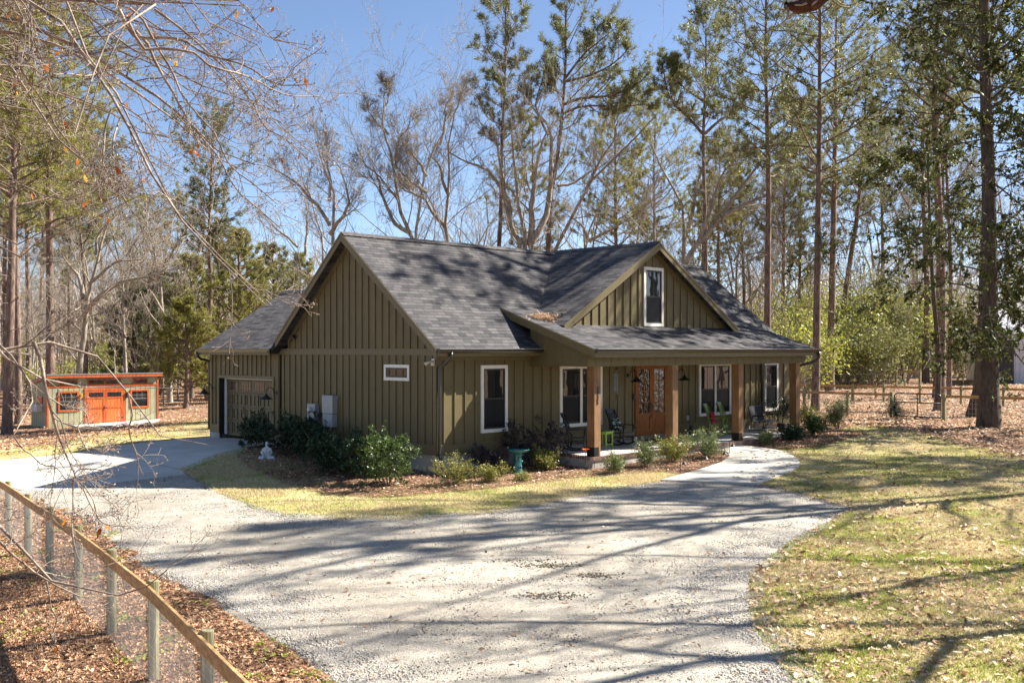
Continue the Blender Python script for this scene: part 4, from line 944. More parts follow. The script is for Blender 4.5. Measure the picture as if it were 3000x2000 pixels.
# ================================================================ neighbour's buildings behind the right-hand trees
NW = mat('white_metal_siding', (.62,.62,.64), (.68,.68,.7), 2, .5)
nx, ny = colxy(2960, 92); nzg = gz1(nx, ny)
nb_ = empty('metal_barn', (nx, ny, nzg), radians(-45), 'white metal sided barn partly hidden at the edge of the trees', 'barn')
mb = MB().box(0, 14, 0, 9, -.3, 4.3); mb.prism([(0,0,4.3),(0,9,4.3),(0,4.5,6.4)], (14,0,0)); mb.build('wall', NW, nb_)
mb = MB()
for i in range(34): mb.box(i*.42, i*.42+.05, -.03, 0, -.2, 4.3)
mb.build('siding_rib', NW, nb_)
MB().hexa([(-.3,-.4,4.2),(14.3,-.4,4.2),(14.3,4.5,6.5),(-.3,4.5,6.5)], [(-.3,-.4,4.3),(14.3,-.4,4.3),(14.3,4.5,6.6),(-.3,4.5,6.6)]).build('roof', mat('pale_metal_roof', (.45,.45,.47), (.5,.5,.52), 2, .4), nb_)
sx, sy = colxy(2905, 90); szg = gz1(sx, sy)
ds = empty('dark_outbuilding', (sx, sy, szg), radians(-45), 'black low outbuilding beside the white metal barn, behind the thick dark trunk', 'shed')
DKW = mat('charcoal_siding', (.025,.025,.028), (.04,.04,.043), 3, .6)
mb = MB().box(0, 1.9, 0, 3, -.3, 3.6); mb.build('wall', DKW, ds)
MB().hexa([(-.3,-.3,3.6),(2.2,-.3,3.6),(2.2,3.3,3.9),(-.3,3.3,3.9)], [(-.3,-.3,3.75),(2.2,-.3,3.75),(2.2,3.3,4.05),(-.3,3.3,4.05)]).build('roof', DKW, ds)
mb = MB()
for i in range(6): mb.box(.1+.32*i, .14+.32*i, -.03, 0, -.2, 3.6)
mb.build('siding_rib', DKW, ds)

# ================================================================ porch things
def pfz(y): return .82 + (y+2.27)/2.27*.11
def rocking_chair(m, label, x, y, rz, group):
    """slatted rocker facing -Y before rotation"""
    r = empty('rocking_chair', (x, y, pfz(y)), rz, label, 'rocking chair', group)
    for s in (-1, 1):
        pr = []
        for k in range(13):
            a = radians(-40+80*k/12); pr.append((s*.27, .02+.78*sin(a)*.72, .02+.78*(1-cos(a))*.55))
        mb = MB()
        for p, q in zip(pr, pr[1:]): mb.bar(p, q, .035, .045)
        mb.build('rocker', m, r)
        MB().tube([(s*.27,-.27,.07),(s*.27,-.285,.64)], [.02,.024], 8).build('leg', m, r, smooth=True)
        MB().tube([(s*.26,.24,.07),(s*.25,.21,.42),(s*.245,.30,.75),(s*.23,.44,1.12)], [.02,.024,.022,.018], 8).build('back_post', m, r, smooth=True)
        MB().box(s*.285-.045, s*.285+.045, -.36, .27, .64, .665).build('armrest', m, r, bevel=.008)
    mb = MB()
    for k in range(9):
        y0 = -.30+k*.062; mb.box(-.265, .265, y0, y0+.052, .40-.004*k, .42-.004*k)
    mb.box(-.27, .27, -.31, -.29, .33, .40); mb.build('seat', m, r)
    bk = MB(); bk.hexa([(-.25,.425,1.02),(.25,.425,1.02),(.25,.45,1.02),(-.25,.45,1.02)], [(-.23,.465,1.16),(.23,.465,1.16),(.23,.49,1.16),(-.23,.49,1.16)])
    bk.hexa([(-.25,.245,.50),(.25,.245,.50),(.25,.265,.50),(-.25,.265,.50)], [(-.25,.265,.57),(.25,.265,.57),(.25,.285,.57),(-.25,.285,.57)])
    for k in range(6):
        x0 = -.2+k*.08; bk.bar((x0,.26,.55), (x0*.93,.44,1.05), .042, .014, (0,1,0))
    bk.build('backrest', m, r)
    st = MB()
    for z in (.2, .3): st.tube([(-.27,-.275,z),(.27,-.275,z)], .013, 6)
    st.tube([(-.255,.23,.24),(.255,.23,.24)], .013, 6)
    for s in (-1, 1): st.tube([(s*.27,-.275,.25),(s*.255,.23,.25)], .013, 6)
    st.build('stretcher', m, r)
    return r
BLK = mat('black_paint_wood', (.012,.012,.013), (.02,.02,.021), 8, .4); GRNW = mat('apple_green_paint', srgb(104,124,44), srgb(124,142,60), 6, .45); LIME = mat('lime_green_paint', srgb(138,170,62), srgb(156,186,80), 6, .45)
rocking_chair(BLK, 'black wooden rocking chair with bare slats left of the numbered post', 4.95, -.95, radians(32), 'porch rocking chairs')
rk2 = rocking_chair(BLK, 'black rocking chair holding a dark patterned pillow, left of the front door', 7.3, -.8, radians(4), 'porch rocking chairs')
rk3 = rocking_chair(GRNW, 'green rocking chair with a crimson pillow on its seat', 12.6, -.95, radians(18), 'porch rocking chairs')
rocking_chair(GRNW, 'green rocking chair half hidden behind the third porch post', 13.75, -.75, radians(14), 'porch rocking chairs')
def pillow(name, label, chair, m, s=.44):
    c = Vector((0, .17, .66)); a = chair.rotation_euler.z; X = Vector((c.x*cos(a)-c.y*sin(a), c.x*sin(a)+c.y*cos(a), c.z)) + Vector(chair.location)
    n = 10; mb = MB(); pts = {}
    for side in (1, -1):
        for i in range(n+1):
            for j in range(n+1):
                u, v = i/n*2-1, j/n*2-1; th = .075*max(0, (1-u**4))**.6*max(0, (1-v**4))**.6; q = 1-.06*(u*u*v*v*0+ (abs(u)*abs(v)<0)); e = 1-.05*(1-u*u)*v*v-.05*(1-v*v)*u*u
                pts[side,i,j] = len(mb.v); mb.v.append((u*s/2*e, -side*th, v*s/2*e))
        for i in range(n):
            for j in range(n):
                q = (pts[side,i,j], pts[side,i+1,j], pts[side,i+1,j+1], pts[side,i,j+1]); mb.f.append(q if side == 1 else q[::-1])
    o = mb.build(name, m, None, smooth=True, loc=X, rotz=a); o.rotation_euler.x = radians(-18); return tag(o, label, 'pillow')
FAB = mat('patterned_fabric', (.01,.012,.012), (.45,.5,.42), 13, .9, detail=1, c3=(.03,.08,.08), low=.47, high=.6)
pillow('pillow', 'black and pale patterned pillow on the black rocking chair by the door', rk2, FAB); pillow('pillow', 'crimson pillow on the green rocking chair', rk3, mat('crimson_fabric', srgb(150,16,44), srgb(176,28,60), 9, .85), .42)
tb = empty('side_table', (6.25, -.95, pfz(-.95)), radians(8), 'small lime green side table between the two black rocking chairs', 'side table')
mb = MB()
for k in range(5): mb.box(-.23, .23, -.23+k*.093, -.23+k*.093+.085, .50, .522)
mb.build('table_top', LIME, tb)
for sx_, sy_ in ((-1,-1),(1,-1),(1,1),(-1,1)): MB().box(sx_*.19-.02, sx_*.19+.02, sy_*.19-.02, sy_*.19+.02, 0, .5).build('leg', LIME, tb)
MB().box(-.17, .17, -.2, -.18, .44, .5).box(-.17, .17, .18, .2, .44, .5).box(-.2, -.18, -.17, .17, .44, .5).box(.18, .2, -.17, .17, .44, .5).box(-.17, .17, -.2, -.185, .1, .13).box(-.17, .17, .185, .2, .1, .13).build('apron', LIME, tb)
tag(MB().lathe([(.05,0),(.055,.02),(.055,.12),(.03,.2),(.018,.24),(.018,.30)], (0,0,0), 14).build('bottle', mat('teal_glass', (.01,.10,.10), (.015,.13,.12), 4, .15), None, True, loc=(6.12,-.93,pfz(-.95)+.522)), 'teal bottle standing on the lime green side table', 'bottle')
# glider bench
gb_ = empty('glider_bench', (15.6, -1.0, pfz(-1.0)), radians(10), 'black metal glider bench with sling back below the bright wall window', 'bench')
for s in (-1, 1):
    mb = MB(); x = s*.62
    mb.tube([(x,-.30,0),(x,-.30,.10),(x,.30,.10),(x,.30,0)], .016, 6); mb.tube([(x,-.28,.10),(x,-.34,.30),(x,-.32,.60),(x,-.22,.63),(x,.20,.60)], .016, 6); mb.tube([(x,.25,.10),(x,.22,.40),(x,.36,.92)], .016, 6); mb.build('side_frame', BLACKM, gb_)
    MB().box(x-.03, x+.03, -.33, .15, .63, .655).build('armrest', BLACKM, gb_, bevel=.006)
    for xx in (-.60, .02):
        pass
SL = mat('black_sling', (.018,.018,.02), (.028,.028,.03), 60, .8)
for a, b in ((-.60,-.01), (.01,.60)):
    MB().hexa([(a,.20,.42),(b,.20,.42),(b,.22,.42),(a,.22,.42)], [(a,.34,.94),(b,.34,.94),(b,.36,.94),(a,.36,.94)]).build('backrest', SL, gb_)
    MB().box(a, b, -.30, .20, .40, .42).build('seat', SL, gb_)
MB().tube([(-.64,-.31,.41),(.64,-.31,.41)], .018, 6).tube([(-.64,.35,.95),(.64,.35,.95)], .018, 6).tube([(-.62,0,.1),(.62,0,.1)], .014, 6).build('cross_rail', BLACKM, gb_)
# wind chimes
def chime(x, y, z, m, label, L, R, wind, n=6, cord=.25):
    r = empty('wind_chime', (x, y, z), 0, label, 'wind chime')
    mb = MB(); mb.tube([(0,0,0),(0,0,-cord)], .004, 4)
    for k in range(3): a = 2*pi*k/3; mb.tube([(0,0,-cord+.13),(R*.8*cos(a),R*.8*sin(a),-cord)], .003, 3)
    mb.tube([(0,0,-cord),(0,0,-cord-L-wind)], .003, 3); mb.build('cord', BLACKM, r)
    MB().lathe([(R,0),(R,.02),(R*.3,.05)], (0,0,-cord-.0), 14).build('chime_top', m, r)
    for k in range(n): a = 2*pi*k/n; l = L*(.72+.28*k/n); MB().tube([(R*.75*cos(a),R*.75*sin(a),-cord-.06),(R*.75*cos(a),R*.75*sin(a),-cord-.06-l)], .012, 8).build('tube', m, r)
    MB().lathe([(.01,-.012),(.075,-.01),(.08,0),(.075,.01),(.01,.012)], (0,0,0), 16).build('wind_sail', m, r).rotation_euler = (pi/2, 0, .7)
    r.children[-1].location = (0, 0, -cord-L-wind); return r
SIL = mat('brushed_aluminium', (.16,.22,.23), (.24,.30,.31), 5, .4, metal=.5)
chime(4.75, -1.1, 3.55, BLACKM, 'black wind chime hanging by the window at the porch end', .55, .09, .2, 5, .22)
chime(6.6, -1.15, 3.58, SIL, 'silver wind chime with round sail between post and front door', .7, .065, .3, 5, .28)
chime(14.7, -1.7, 3.58, BLACKM, 'black wind chime in front of the window with the drawn blind', .95, .13, .35, 6, .1)
dm = MB().box(-.6, .6, -.35, .35, 0, .02).build('doormat', mat('coir', (.10,.065,.035), (.16,.11,.06), 20, .95, .8, 90), None, bevel=.006, loc=(9.5,-.62,pfz(-.62)+.005)); tag(dm, 'brown coir mat in front of the double doors', 'doormat'); dm.rotation_euler.x = math.atan(.11/2.27)
fg_ = MB().ball((0,0,.13), .12, 1, .8, 1.1).ball((0,-.05,.31), .075).build('garden_figure', mat('dark_stone', (.03,.028,.026), (.05,.046,.042), 6, .8), None, True, loc=(11.75,-.35,pfz(-.35))); tag(fg_, 'dark stone figure at the wall right of the front door', 'figure')
pp = empty('potted_plant', (17.3, -.75, pfz(-.75)-.1), 0, 'leafy potted plant at the right end of the glider bench', 'plant')
MB().lathe([(.11,0),(.15,.26),(.165,.27),(.165,.31),(.14,.31)], (0,0,0), 16).build('pot', mat('dark_pot', (.05,.03,.022), (.08,.05,.035), 5, .6), pp, True)

# ================================================================ garden things
bx_, by_ = G(1517, 1391)
bb = empty('birdbath', (bx_, by_, gz1(bx_, by_)+.02), 0, 'teal glazed birdbath in front of the dark purple shrub', 'birdbath')
TEAL = mat('teal_glaze', (.012,.10,.105), (.03,.20,.19), 7, .15, coat=.6)
MB().lathe([(.19,0),(.18,.04),(.13,.10),(.115,.25),(.10,.40),(.11,.52),(.15,.58)], (0,0,0), 24).build('pedestal', TEAL, bb, True)
MB().lathe([(.06,.575),(.18,.60),(.30,.66),(.335,.70),(.335,.715),(.30,.70),(.2,.665),(.05,.655)], (0,0,0), 28).build('basin', TEAL, bb, True)
orn = MB()
for k in range(9): a = k*2.4; orn.ball((.115*cos(a), .115*sin(a), .12+.05*k), .04, 1, 1, 1, 8, 6)
orn.build('raised_leaf', TEAL, bb, True)
# seated stone statue by the shrubs: one skinned body
px_, py_ = G(782, 1347); sz = gz1(px_, py_)+.02
def skin_body(name, verts, edges, radii, m, sub=2):
    me = bpy.data.meshes.new(name); me.from_pydata(verts, edges, []); me.update(); o = bpy.data.objects.new(name, me); COL.objects.link(o)
    o.modifiers.new('skin', 'SKIN').use_smooth_shade = True
    for v, r in zip(me.skin_vertices[0].data, radii): v.radius = (r, r) if not hasattr(r, '__len__') else r
    me.skin_vertices[0].data[0].use_root = True
    s = o.modifiers.new('sub', 'SUBSURF'); s.levels = sub; s.render_levels = sub
    me.materials.append(m); return o
V_ = [(0,0,.07),(0,.0,.2),(0,-.0,.34),(0,-.01,.41),(0,-.02,.46),(0,-.02,.52),(0,-.015,.59),
      (.11,-.0,.33),(.16,-.03,.21),(.06,-.14,.12),(-.11,0,.33),(-.16,-.03,.21),(-.06,-.14,.12),
      (.12,-.03,.06),(.24,-.13,.06),(.04,-.20,.055),(-.12,-.03,.06),(-.24,-.13,.06),(-.04,-.215,.045)]
E_ = [(0,1),(1,2),(2,3),(3,4),(4,5),(5,6),(2,7),(7,8),(8,9),(2,10),(10,11),(11,12),(0,13),(13,14),(14,15),(0,16),(16,17),(17,18)]
R_ = [.10,.095,(.10,.07),.035,.05,.055,.035,.05,.042,.03,.05,.042,.03,.07,.06,.035,.07,.06,.035]
stt = skin_body('stone_statue', V_, E_, R_, noise_into(mat('weathered_white_stone', (.50,.55,.57), (.62,.66,.67), 8, .7, .4, 40), 6, .6, 1.1, .8))
stt.location = (px_, py_, sz); stt.rotation_euler.z = radians(-40); stt.scale = (.95,)*3
tag(stt, 'white stone statue sitting cross-legged in front of the dark shrubs', 'statue')
# metal flower on a stake
fx_, fy_ = G(1715, 1385); fs_ = empty('metal_flower', (fx_, fy_, gz1(fx_, fy_)), 0, 'red metal flower on a dark stake in front of the porch corner post', 'ornament')
MB().tube([(0,0,-.1),(0,0,.62)], .010, 6).tube([(-.03,0,.2),(.03,0,.24)], .012, 6).build('stem', BLACKM, fs_)
mb = MB()
for k in range(12):
    a = 2*pi*k/12; d = Vector((cos(a), sin(a), 0)); sdd = Vector((-sin(a), cos(a), 0)); z0 = .62
    p0 = Vector((0,0,z0)); p1 = d*.07+Vector((0,0,z0+.07)); p2 = d*.13+Vector((0,0,z0+.075))
    mb.prism([tuple(p0), tuple(p1+sdd*.025), tuple(p2), tuple(p1-sdd*.025)], (0,0,.006))
mb.build('petal', mat('red_orange_enamel', srgb(206,70,44), srgb(226,110,72), 8, .4), fs_)
# path lights on shepherd hooks
plg = 'hooked path lights along the walkway'
def path_light(px, py, h, face, label):
    x, y = G(px, py); r = empty('path_light', (x, y, gz1(x, y)), face, label, 'path light', plg); k = h/.5
    pts = [(0,0,-.1),(0,0,.38*k)] + [(.06-.06*cos(a), 0, .38*k+.075*sin(a)) for a in [pi*i/7 for i in range(1, 8)]] + [(.12,0,.34*k)]
    MB().tube(pts, .009, 6).build('hook', BLACKM, r, True)
    MB().lathe([(.085,-.055),(.075,-.045),(.05,-.01),(.02,.02),(.012,.045)], (.12,0,.30*k), 14).build('lamp_shade', mat('aged_copper', (.03,.025,.022), (.055,.046,.04), 8, .5), r, True)
    MB().lathe([(.03,-.07),(.035,-.055),(.03,-.04)], (.12,0,.30*k), 10).build('lens', mat('frosted_lens', (.12,.12,.11), (.15,.15,.14), 4, .5), r, True)
path_light(1993, 1386, .52, radians(-30), 'path light by the walk, in front of the yellow green bush')
path_light(2057, 1372, .55, radians(-30), 'path light on bare mulch, below the widest green bush by the walk')
path_light(2113, 1357, .55, radians(-30), 'path light at the tip of the mulch where the walk curves')
path_light(2137, 1332, .55, radians(-30), 'path light standing tallest over the walk, nearest the porch')
path_light(2172, 1308, .42, radians(120), 'path light at the foot of the third porch post')
# pine straw caught in the roof valley
n = 700; cx_, cy_ = 4.55, .10
ux = RG.normal(0, .27, n); uy = RG.normal(0, .16, n); zz = np.array([max(ZE+MF*(cy_+b-YF) if cy_+b > ypt else 0, zp(cy_+b), (ZGP-MG*abs(cx_+a-XGP)) if cx_+a > XG0 else 0) for a, b in zip(ux, uy)])
C = np.stack([cx_+ux, cy_+uy, zz+.02+np.abs(RG.normal(0, .05, n))*np.exp(-(ux/.4)**2)], 1); u, v, w_ = rot_frames(n, .4); L_ = RG.uniform(.07, .15, n)[:,None]
V = np.stack([C-u*L_-v*.006, C-u*L_+v*.006, C+u*L_+v*.006, C+u*L_-v*.006], 1)
tag(link('pine_straw', np_mesh('pine_straw', V.reshape(-1,3), np.arange(n*4).reshape(-1,4), DEADL)), kind='stuff')
# ================================================================ plants: vectorised growth
def nrm(a): return a/np.maximum(np.linalg.norm(a, axis=-1, keepdims=True), 1e-9)
class Rg:
    def __init__(s, seed): s.g = np.random.default_rng(seed)
def chain_points(g, base, d, L, n, up, wig):
    """(m,3) starts, (m,3) directions, (m,) lengths -> (m,n,3) curved chains"""
    m = len(base); P = np.empty((m, n, 3)); P[:,0] = base; d = nrm(d); st = (L/(n-1))[:,None]
    for j in range(1, n):
        d = nrm(d + wig*g.normal(0, 1, (m,3)) + np.array([0,0,up])/(n-1)*1.6)
        P[:,j] = P[:,j-1] + d*st
    return P
def spawn(g, P, R, k, t0, t1, ang, lenf, n, up=.3, wig=.12, rf=.6, tip=.3, lmin=0, lvar=.35, fall=.5, rmin=.003, Labs=None):
    """k children along every parent chain"""
    m, n0, _ = P.shape
    plen = np.linalg.norm(np.diff(P, axis=1), axis=2).sum(1)
    pi_ = np.repeat(np.arange(m), k)
    t = t0 + (t1-t0)*((np.tile(np.arange(k), m) + g.uniform(0, 1, m*k))/k)
    f = t*(n0-1); i = np.minimum(f.astype(int), n0-2); u = (f-i)[:,None]
    A, B = P[pi_, i], P[pi_, i+1]; base = A+(B-A)*u; tan = nrm(B-A)
    r0 = R[pi_, i]*(1-u[:,0]) + R[pi_, i+1]*u[:,0]
    rnd = g.normal(0, 1, (m*k, 3)); perp = nrm(np.cross(tan, rnd))
    a = np.radians(g.normal(ang, ang*.22, m*k))[:,None]
    d = tan*np.cos(a) + perp*np.sin(a)
    L = (Labs if Labs is not None else lenf*plen[pi_])*(1-fall*(t-t0)/max(t1-t0, 1e-6))*np.exp(g.normal(0, lvar, m*k))
    L = np.maximum(L, lmin)
    C = chain_points(g, base, d, L, n, up, wig)
    rr = np.maximum(np.minimum(r0*rf, r0*.95), rmin)
    CR = rr[:,None]*np.linspace(1, tip, n)[None]
    return C, np.maximum(CR, rmin*.5)
def tubes(P, R, k):
    m, n, _ = P.shape
    T = np.empty_like(P); T[:,1:-1] = P[:,2:]-P[:,:-2]; T[:,0] = P[:,1]-P[:,0]; T[:,-1] = P[:,-1]-P[:,-2]; T = nrm(T)
    ov = np.abs(nrm(P[:,-1]-P[:,0])); ax = np.eye(3)[np.argmin(ov, 1)][:,None,:]
    u = nrm(np.cross(T, np.broadcast_to(ax, T.shape))); v = np.cross(T, u)
    a = 2*pi*np.arange(k)/k
    V = P[:,:,None,:] + (u[:,:,None,:]*np.cos(a)[None,None,:,None] + v[:,:,None,:]*np.sin(a)[None,None,:,None])*R[:,:,None,None]
    idx = np.arange(m*n*k).reshape(m, n, k); nx = np.roll(idx, -1, 2)
    Fc = np.stack([idx[:,:-1], nx[:,:-1], nx[:,1:], idx[:,1:]], -1).reshape(-1, 4)
    return V.reshape(-1, 3), Fc
def tube_mesh(name, levels, m, smooth=True):
    Vs, Fs, o = [], [], 0
    for P, R, k in levels:
        V, Fc = tubes(P, R, k); Vs.append(V); Fs.append(Fc+o); o += len(V)
    return np_mesh(name, np.concatenate(Vs), np.concatenate(Fs), m, smooth)
def resample(pts, n):
    pts = np.asarray(pts, float)
    # Catmull-Rom through the points, then even spacing
    q = np.vstack([2*pts[0]-pts[1], pts, 2*pts[-1]-pts[-2]]); out = []
    for i in range(1, len(q)-2):
        for t in np.linspace(0, 1, 8, endpoint=False):
            a, b, c, d = q[i-1], q[i], q[i+1], q[i+2]
            out.append(.5*((2*b)+(c-a)*t+(2*a-5*b+4*c-d)*t*t+(3*b-a-3*c+d)*t**3))
    out.append(pts[-1]); out = np.array(out)
    s = np.concatenate([[0], np.cumsum(np.linalg.norm(np.diff(out, axis=0), axis=1))]); t = np.linspace(0, s[-1], n)
    return np.stack([np.interp(t, s, out[:,i]) for i in range(3)], 1)
def needles_mesh(name, g, C, D, q, L, wd, m, spread=1.0):
    """needle tufts: q slivers around each centre"""
    n = len(C); C = np.repeat(C, q, 0); D = np.repeat(nrm(D), q, 0); N_ = n*q
    d = nrm(D*.75 + spread*nrm(g.normal(0, 1, (N_, 3)))); s = nrm(np.cross(d, g.normal(0, 1, (N_, 3))))
    l = (L*g.uniform(.65, 1.25, N_))[:,None]; C = C + g.normal(0, L*.12, (N_, 3)); l0 = l*.1
    V = np.stack([C+d*l0-s*wd/2, C+d*l0+s*wd/2, C+d*l], 1)
    return np_mesh(name, V.reshape(-1,3), np.arange(N_*3).reshape(-1,3), m)
def leaves_at(name, g, C, D, size, m, wide=.42, droop=.25):
    """flat oval leaves on twigs: four vertices folded a little"""
    n = len(C); d = nrm(D + g.normal(0, .75, (n,3)) - np.array([0,0,droop])); s = nrm(np.cross(d, g.normal(0, 1, (n,3)))); w = np.cross(d, s)
    l = (size*g.uniform(.6, 1.3, n))[:,None]
    if n > 300:
        V = np.stack([C, C+d*l*.5+s*l*wide*.5+w*l*.06, C+d*l, C+d*l*.5-s*l*wide*.5+w*l*.06], 1)
        return np_mesh(name, V.reshape(-1,3), np.arange(n*4).reshape(-1,4), m)
    h = wide*.5; V = np.stack([C, C+d*l*.18, C+d*l*.38+s*l*h*.8+w*l*.1, C+d*l*.62+s*l*h+w*l*.16, C+d*l*.85+s*l*h*.5+w*l*.1, C+d*l*1.05+w*l*.12, C+d*l*.85-s*l*h*.5+w*l*.02, C+d*l*.62-s*l*h+w*l*.06, C+d*l*.38-s*l*h*.8+w*l*.08], 1)
    F0 = np.arange(n)[:,None]*9
    return np_mesh(name, V.reshape(-1,3), np.concatenate([F0+np.array([t]) for t in ((1,2,8),(2,3,7),(2,7,8),(3,4,6),(3,6,7),(4,5,6),(0,1,8))]), m)

PBARK = noise_into(mat('pine_bark', (.13,.085,.065), (.30,.215,.165), 4, .95, .9, 14, stretch=(3,3,.7), detail=8, c3=(.21,.145,.11), bdist=.06), 1.2, .7, 1.15, .8)
GBARK = noise_into(mat('grey_bark', (.23,.19,.145), (.42,.36,.29), 3.5, .95, .6, 16, stretch=(2,2,.6), detail=8, bdist=.04), .9, .75, 1.1, .8)
DBARK = noise_into(mat('dark_bark', (.07,.055,.042), (.16,.125,.095), 4, .95, .9, 12, stretch=(3,3,.7), detail=8, bdist=.06), 1.0, .75, 1.15, .8)
FBARK = mat('pale_twig_bark', (.13,.095,.07), (.36,.29,.225), 9, .8, .4, 60, stretch=(1,1,1), detail=6)
NEED = mat('pine_needles', (.10,.12,.045), (.36,.34,.13), rough=.5, island=1, trans=.3, c3=(.21,.22,.08))
NEED2 = mat('yellowish_pine_needles', (.15,.16,.04), (.42,.37,.10), rough=.5, island=1, trans=.35, c3=(.27,.26,.07))
NEED3 = mat('dark_pine_needles', (.075,.10,.045), (.27,.27,.11), rough=.5, island=1, trans=.25, c3=(.15,.175,.07))

# ---------------- pines
def pine_meshes(seed, trunk, r0, crown, nb, tufts=1.0, need=NEED, up=.35, nl=.33, ang=70, bark=PBARK, q=15, side=None, dead=10, extra_limbs=()):
    """trunk: traced points; crown: [(height fraction, branch length)...]"""
    g = np.random.default_rng(seed); n = 18
    P = resample(trunk, n)[None]; H = P[0,-1,2]-P[0,0,2]
    R = (r0*np.linspace(1, .16, n)**.85)[None]; R[0,0] *= 1.25
    hs = np.array([c[0] for c in crown]); ls = np.array([c[1] for c in crown])
    t = hs[0] + (hs[-1]-hs[0])*((np.arange(nb)+g.uniform(0, 1, nb))/nb); t = np.clip(t, 0, .995)
    f = t*(n-1); i = np.minimum(f.astype(int), n-2); u = (f-i)[:,None]
    base = P[0,i]*(1-u)+P[0,i+1]*u; rb = R[0,i]*.42
    az = np.arange(nb)*2.39996 + g.normal(0, .4, nb)
    L = np.interp(t, hs, ls)*np.exp(g.normal(0, .22, nb))
    if side: az0, gain = side; L = L*(1+gain*np.cos(az-az0))
    el = np.radians(90-ang + g.normal(0, 9, nb) + 45*np.clip((t-.85)/.15, 0, 1))
    d = np.stack([np.cos(az)*np.cos(el), np.sin(az)*np.cos(el), np.sin(el)], 1)
    B = chain_points(g, base, d, L, 7, up, .1); BR = np.maximum(rb[:,None]*np.linspace(1, .25, 7)[None], .01)
    lv = [(P, R, 10), (B, BR, 5)]; Ball, BRall = B, BR
    if len(extra_limbs):
        for pts, r in extra_limbs:
            E = resample(pts, 7)[None]; ER = (r*np.linspace(1, .3, 7))[None]; lv.append((E, ER, 7))
            E2, ER2 = spawn(g, E, ER, 7, .3, 1, 50, .42, 7, up, .1, .6); Ball = np.concatenate([Ball, E, E2]); BRall = np.concatenate([BRall, ER, ER2]); lv.append((E2, ER2, 5))
    S, SR = spawn(g, Ball, BRall, 10, .22, 1.0, 48, .34, 4, up*.8, .12, .5, lmin=.4, rmin=.008)
    lv.append((S, SR, 3))
    if dead:
        td = g.uniform(min(.25, hs[0]*.5), hs[0]+.05, dead); f = td*(n-1); i = np.minimum(f.astype(int), n-2); az = g.uniform(0, 2*pi, dead)
        dd = np.stack([np.cos(az), np.sin(az), g.normal(0, .25, dead)], 1); Dd = chain_points(g, P[0,i], dd, g.uniform(.4, 2.2, dead), 5, -.1, .15)
        lv.append((Dd, np.maximum(R[0,i]*.14, .012)[:,None]*np.linspace(1, .4, 5)[None], 3))
    trunk_me = tube_mesh('trunk', lv, bark)
    # tufts at and along the shoots
    k = max(2, int(round(5*tufts))); ts = np.linspace(.5, 1, k); C, D = [], []
    for tt in ts:
        f = tt*3; i = min(int(f), 2); w = f-i
        C.append(S[:,i]*(1-w)+S[:,i+1]*w); D.append(S[:,i+1]-S[:,i])
    C.append(Ball[:,-1]); D.append(Ball[:,-1]-Ball[:,-2])
    C = np.concatenate(C); D = np.concatenate(D); keep = g.uniform(0, 1, len(C)) < .9
    return trunk_me, needles_mesh('crown', g, C[keep], nrm(D[keep])+[0,0,.25], q, nl, .040, need)
def local(pts):
    p0 = np.array(pts[0], float); return p0, np.array(pts, float)-p0
def add_tree(name, label, group, loc, meshes, rotz=0, scale=None, cat='tree'):
    r = empty(name, loc, rotz, label, cat, group)
    if scale: r.scale = (scale,)*3
    for nm, me in zip(('trunk', 'crown'), meshes):
        if me: link(nm, me, r)
    return r
def traced(pxs, dep, f, seed=0, wob=.0, slope=0.0):
    """pixels of the photo -> points at a real distance, wandering in depth"""
    g = np.random.default_rng(seed); out = []; d = dep; s = slope
    for i, (x, y) in enumerate(pxs):
        X, Y_ = f(x, y); out.append(at(X, Y_, d)); s = s*.8+g.normal(0, wob); d += s
    return out
def root_down(pts, sink=.2):
    """continue a traced trunk straight down to the terrain"""
    x, y, z = pts[0]; x1, y1, z1 = pts[1]; h = z-gz1(x, y); k = .5*h/max(z1-z, .5)
    bx, by = x-(x1-x)*k, y-(y1-y)*k; return [(bx, by, gz1(bx, by)-sink)] + ([(x-(x1-x)*k*.4, y-(y1-y)*k*.4, z-h*.5)] if h > 2 else []) + list(pts)
R1 = lambda x, y: (x/2.091, y/2.091)
R2 = lambda x, y: (x/2.614, 600+y/2.614)
R3 = lambda x, y: (700+x/2.614, 150+y/2.614)
R4 = lambda x, y: (1300+x/2.091, y/2.091)
R5 = lambda x, y: (2200+x/2.4125, y/2.4125)
Z5 = lambda x, y: (x/2.94, 1000+y/2.94)
Z6 = lambda x, y: (x/2.412, 1350+y/2.412)
SRC = lambda x, y: (x, y)
def traced_pine(label, pxs, dep, f, r0, crown, nb, group='tall pines in the woods around the house', extra=(), **k):
    T = root_down(traced(pxs, dep, f)); p0, L_ = local(T)
    ex = [(np.array(traced(e, dep, f, 5+i, .15, sl))-p0, r) for i, (e, r, sl) in enumerate(extra)]
    return add_tree('pine_tree', label, group, tuple(p0), pine_meshes(k.pop('seed', 1), L_, r0, crown, nb, extra_limbs=ex, **k))
traced_pine('slim pine with a round tufted top, standing left behind the roof valley', [(338,1540),(350,1300),(352,1100),(355,900),(365,700),(375,500),(380,300),(380,100),(378,50)], 68, R4, .2, [(.64,1.8),(.74,2.4),(.80,1.7),(.86,2.4),(.92,3.3),(.97,3.2),(1,2)], 32, seed=11, up=.5, need=NEED, tufts=.8)
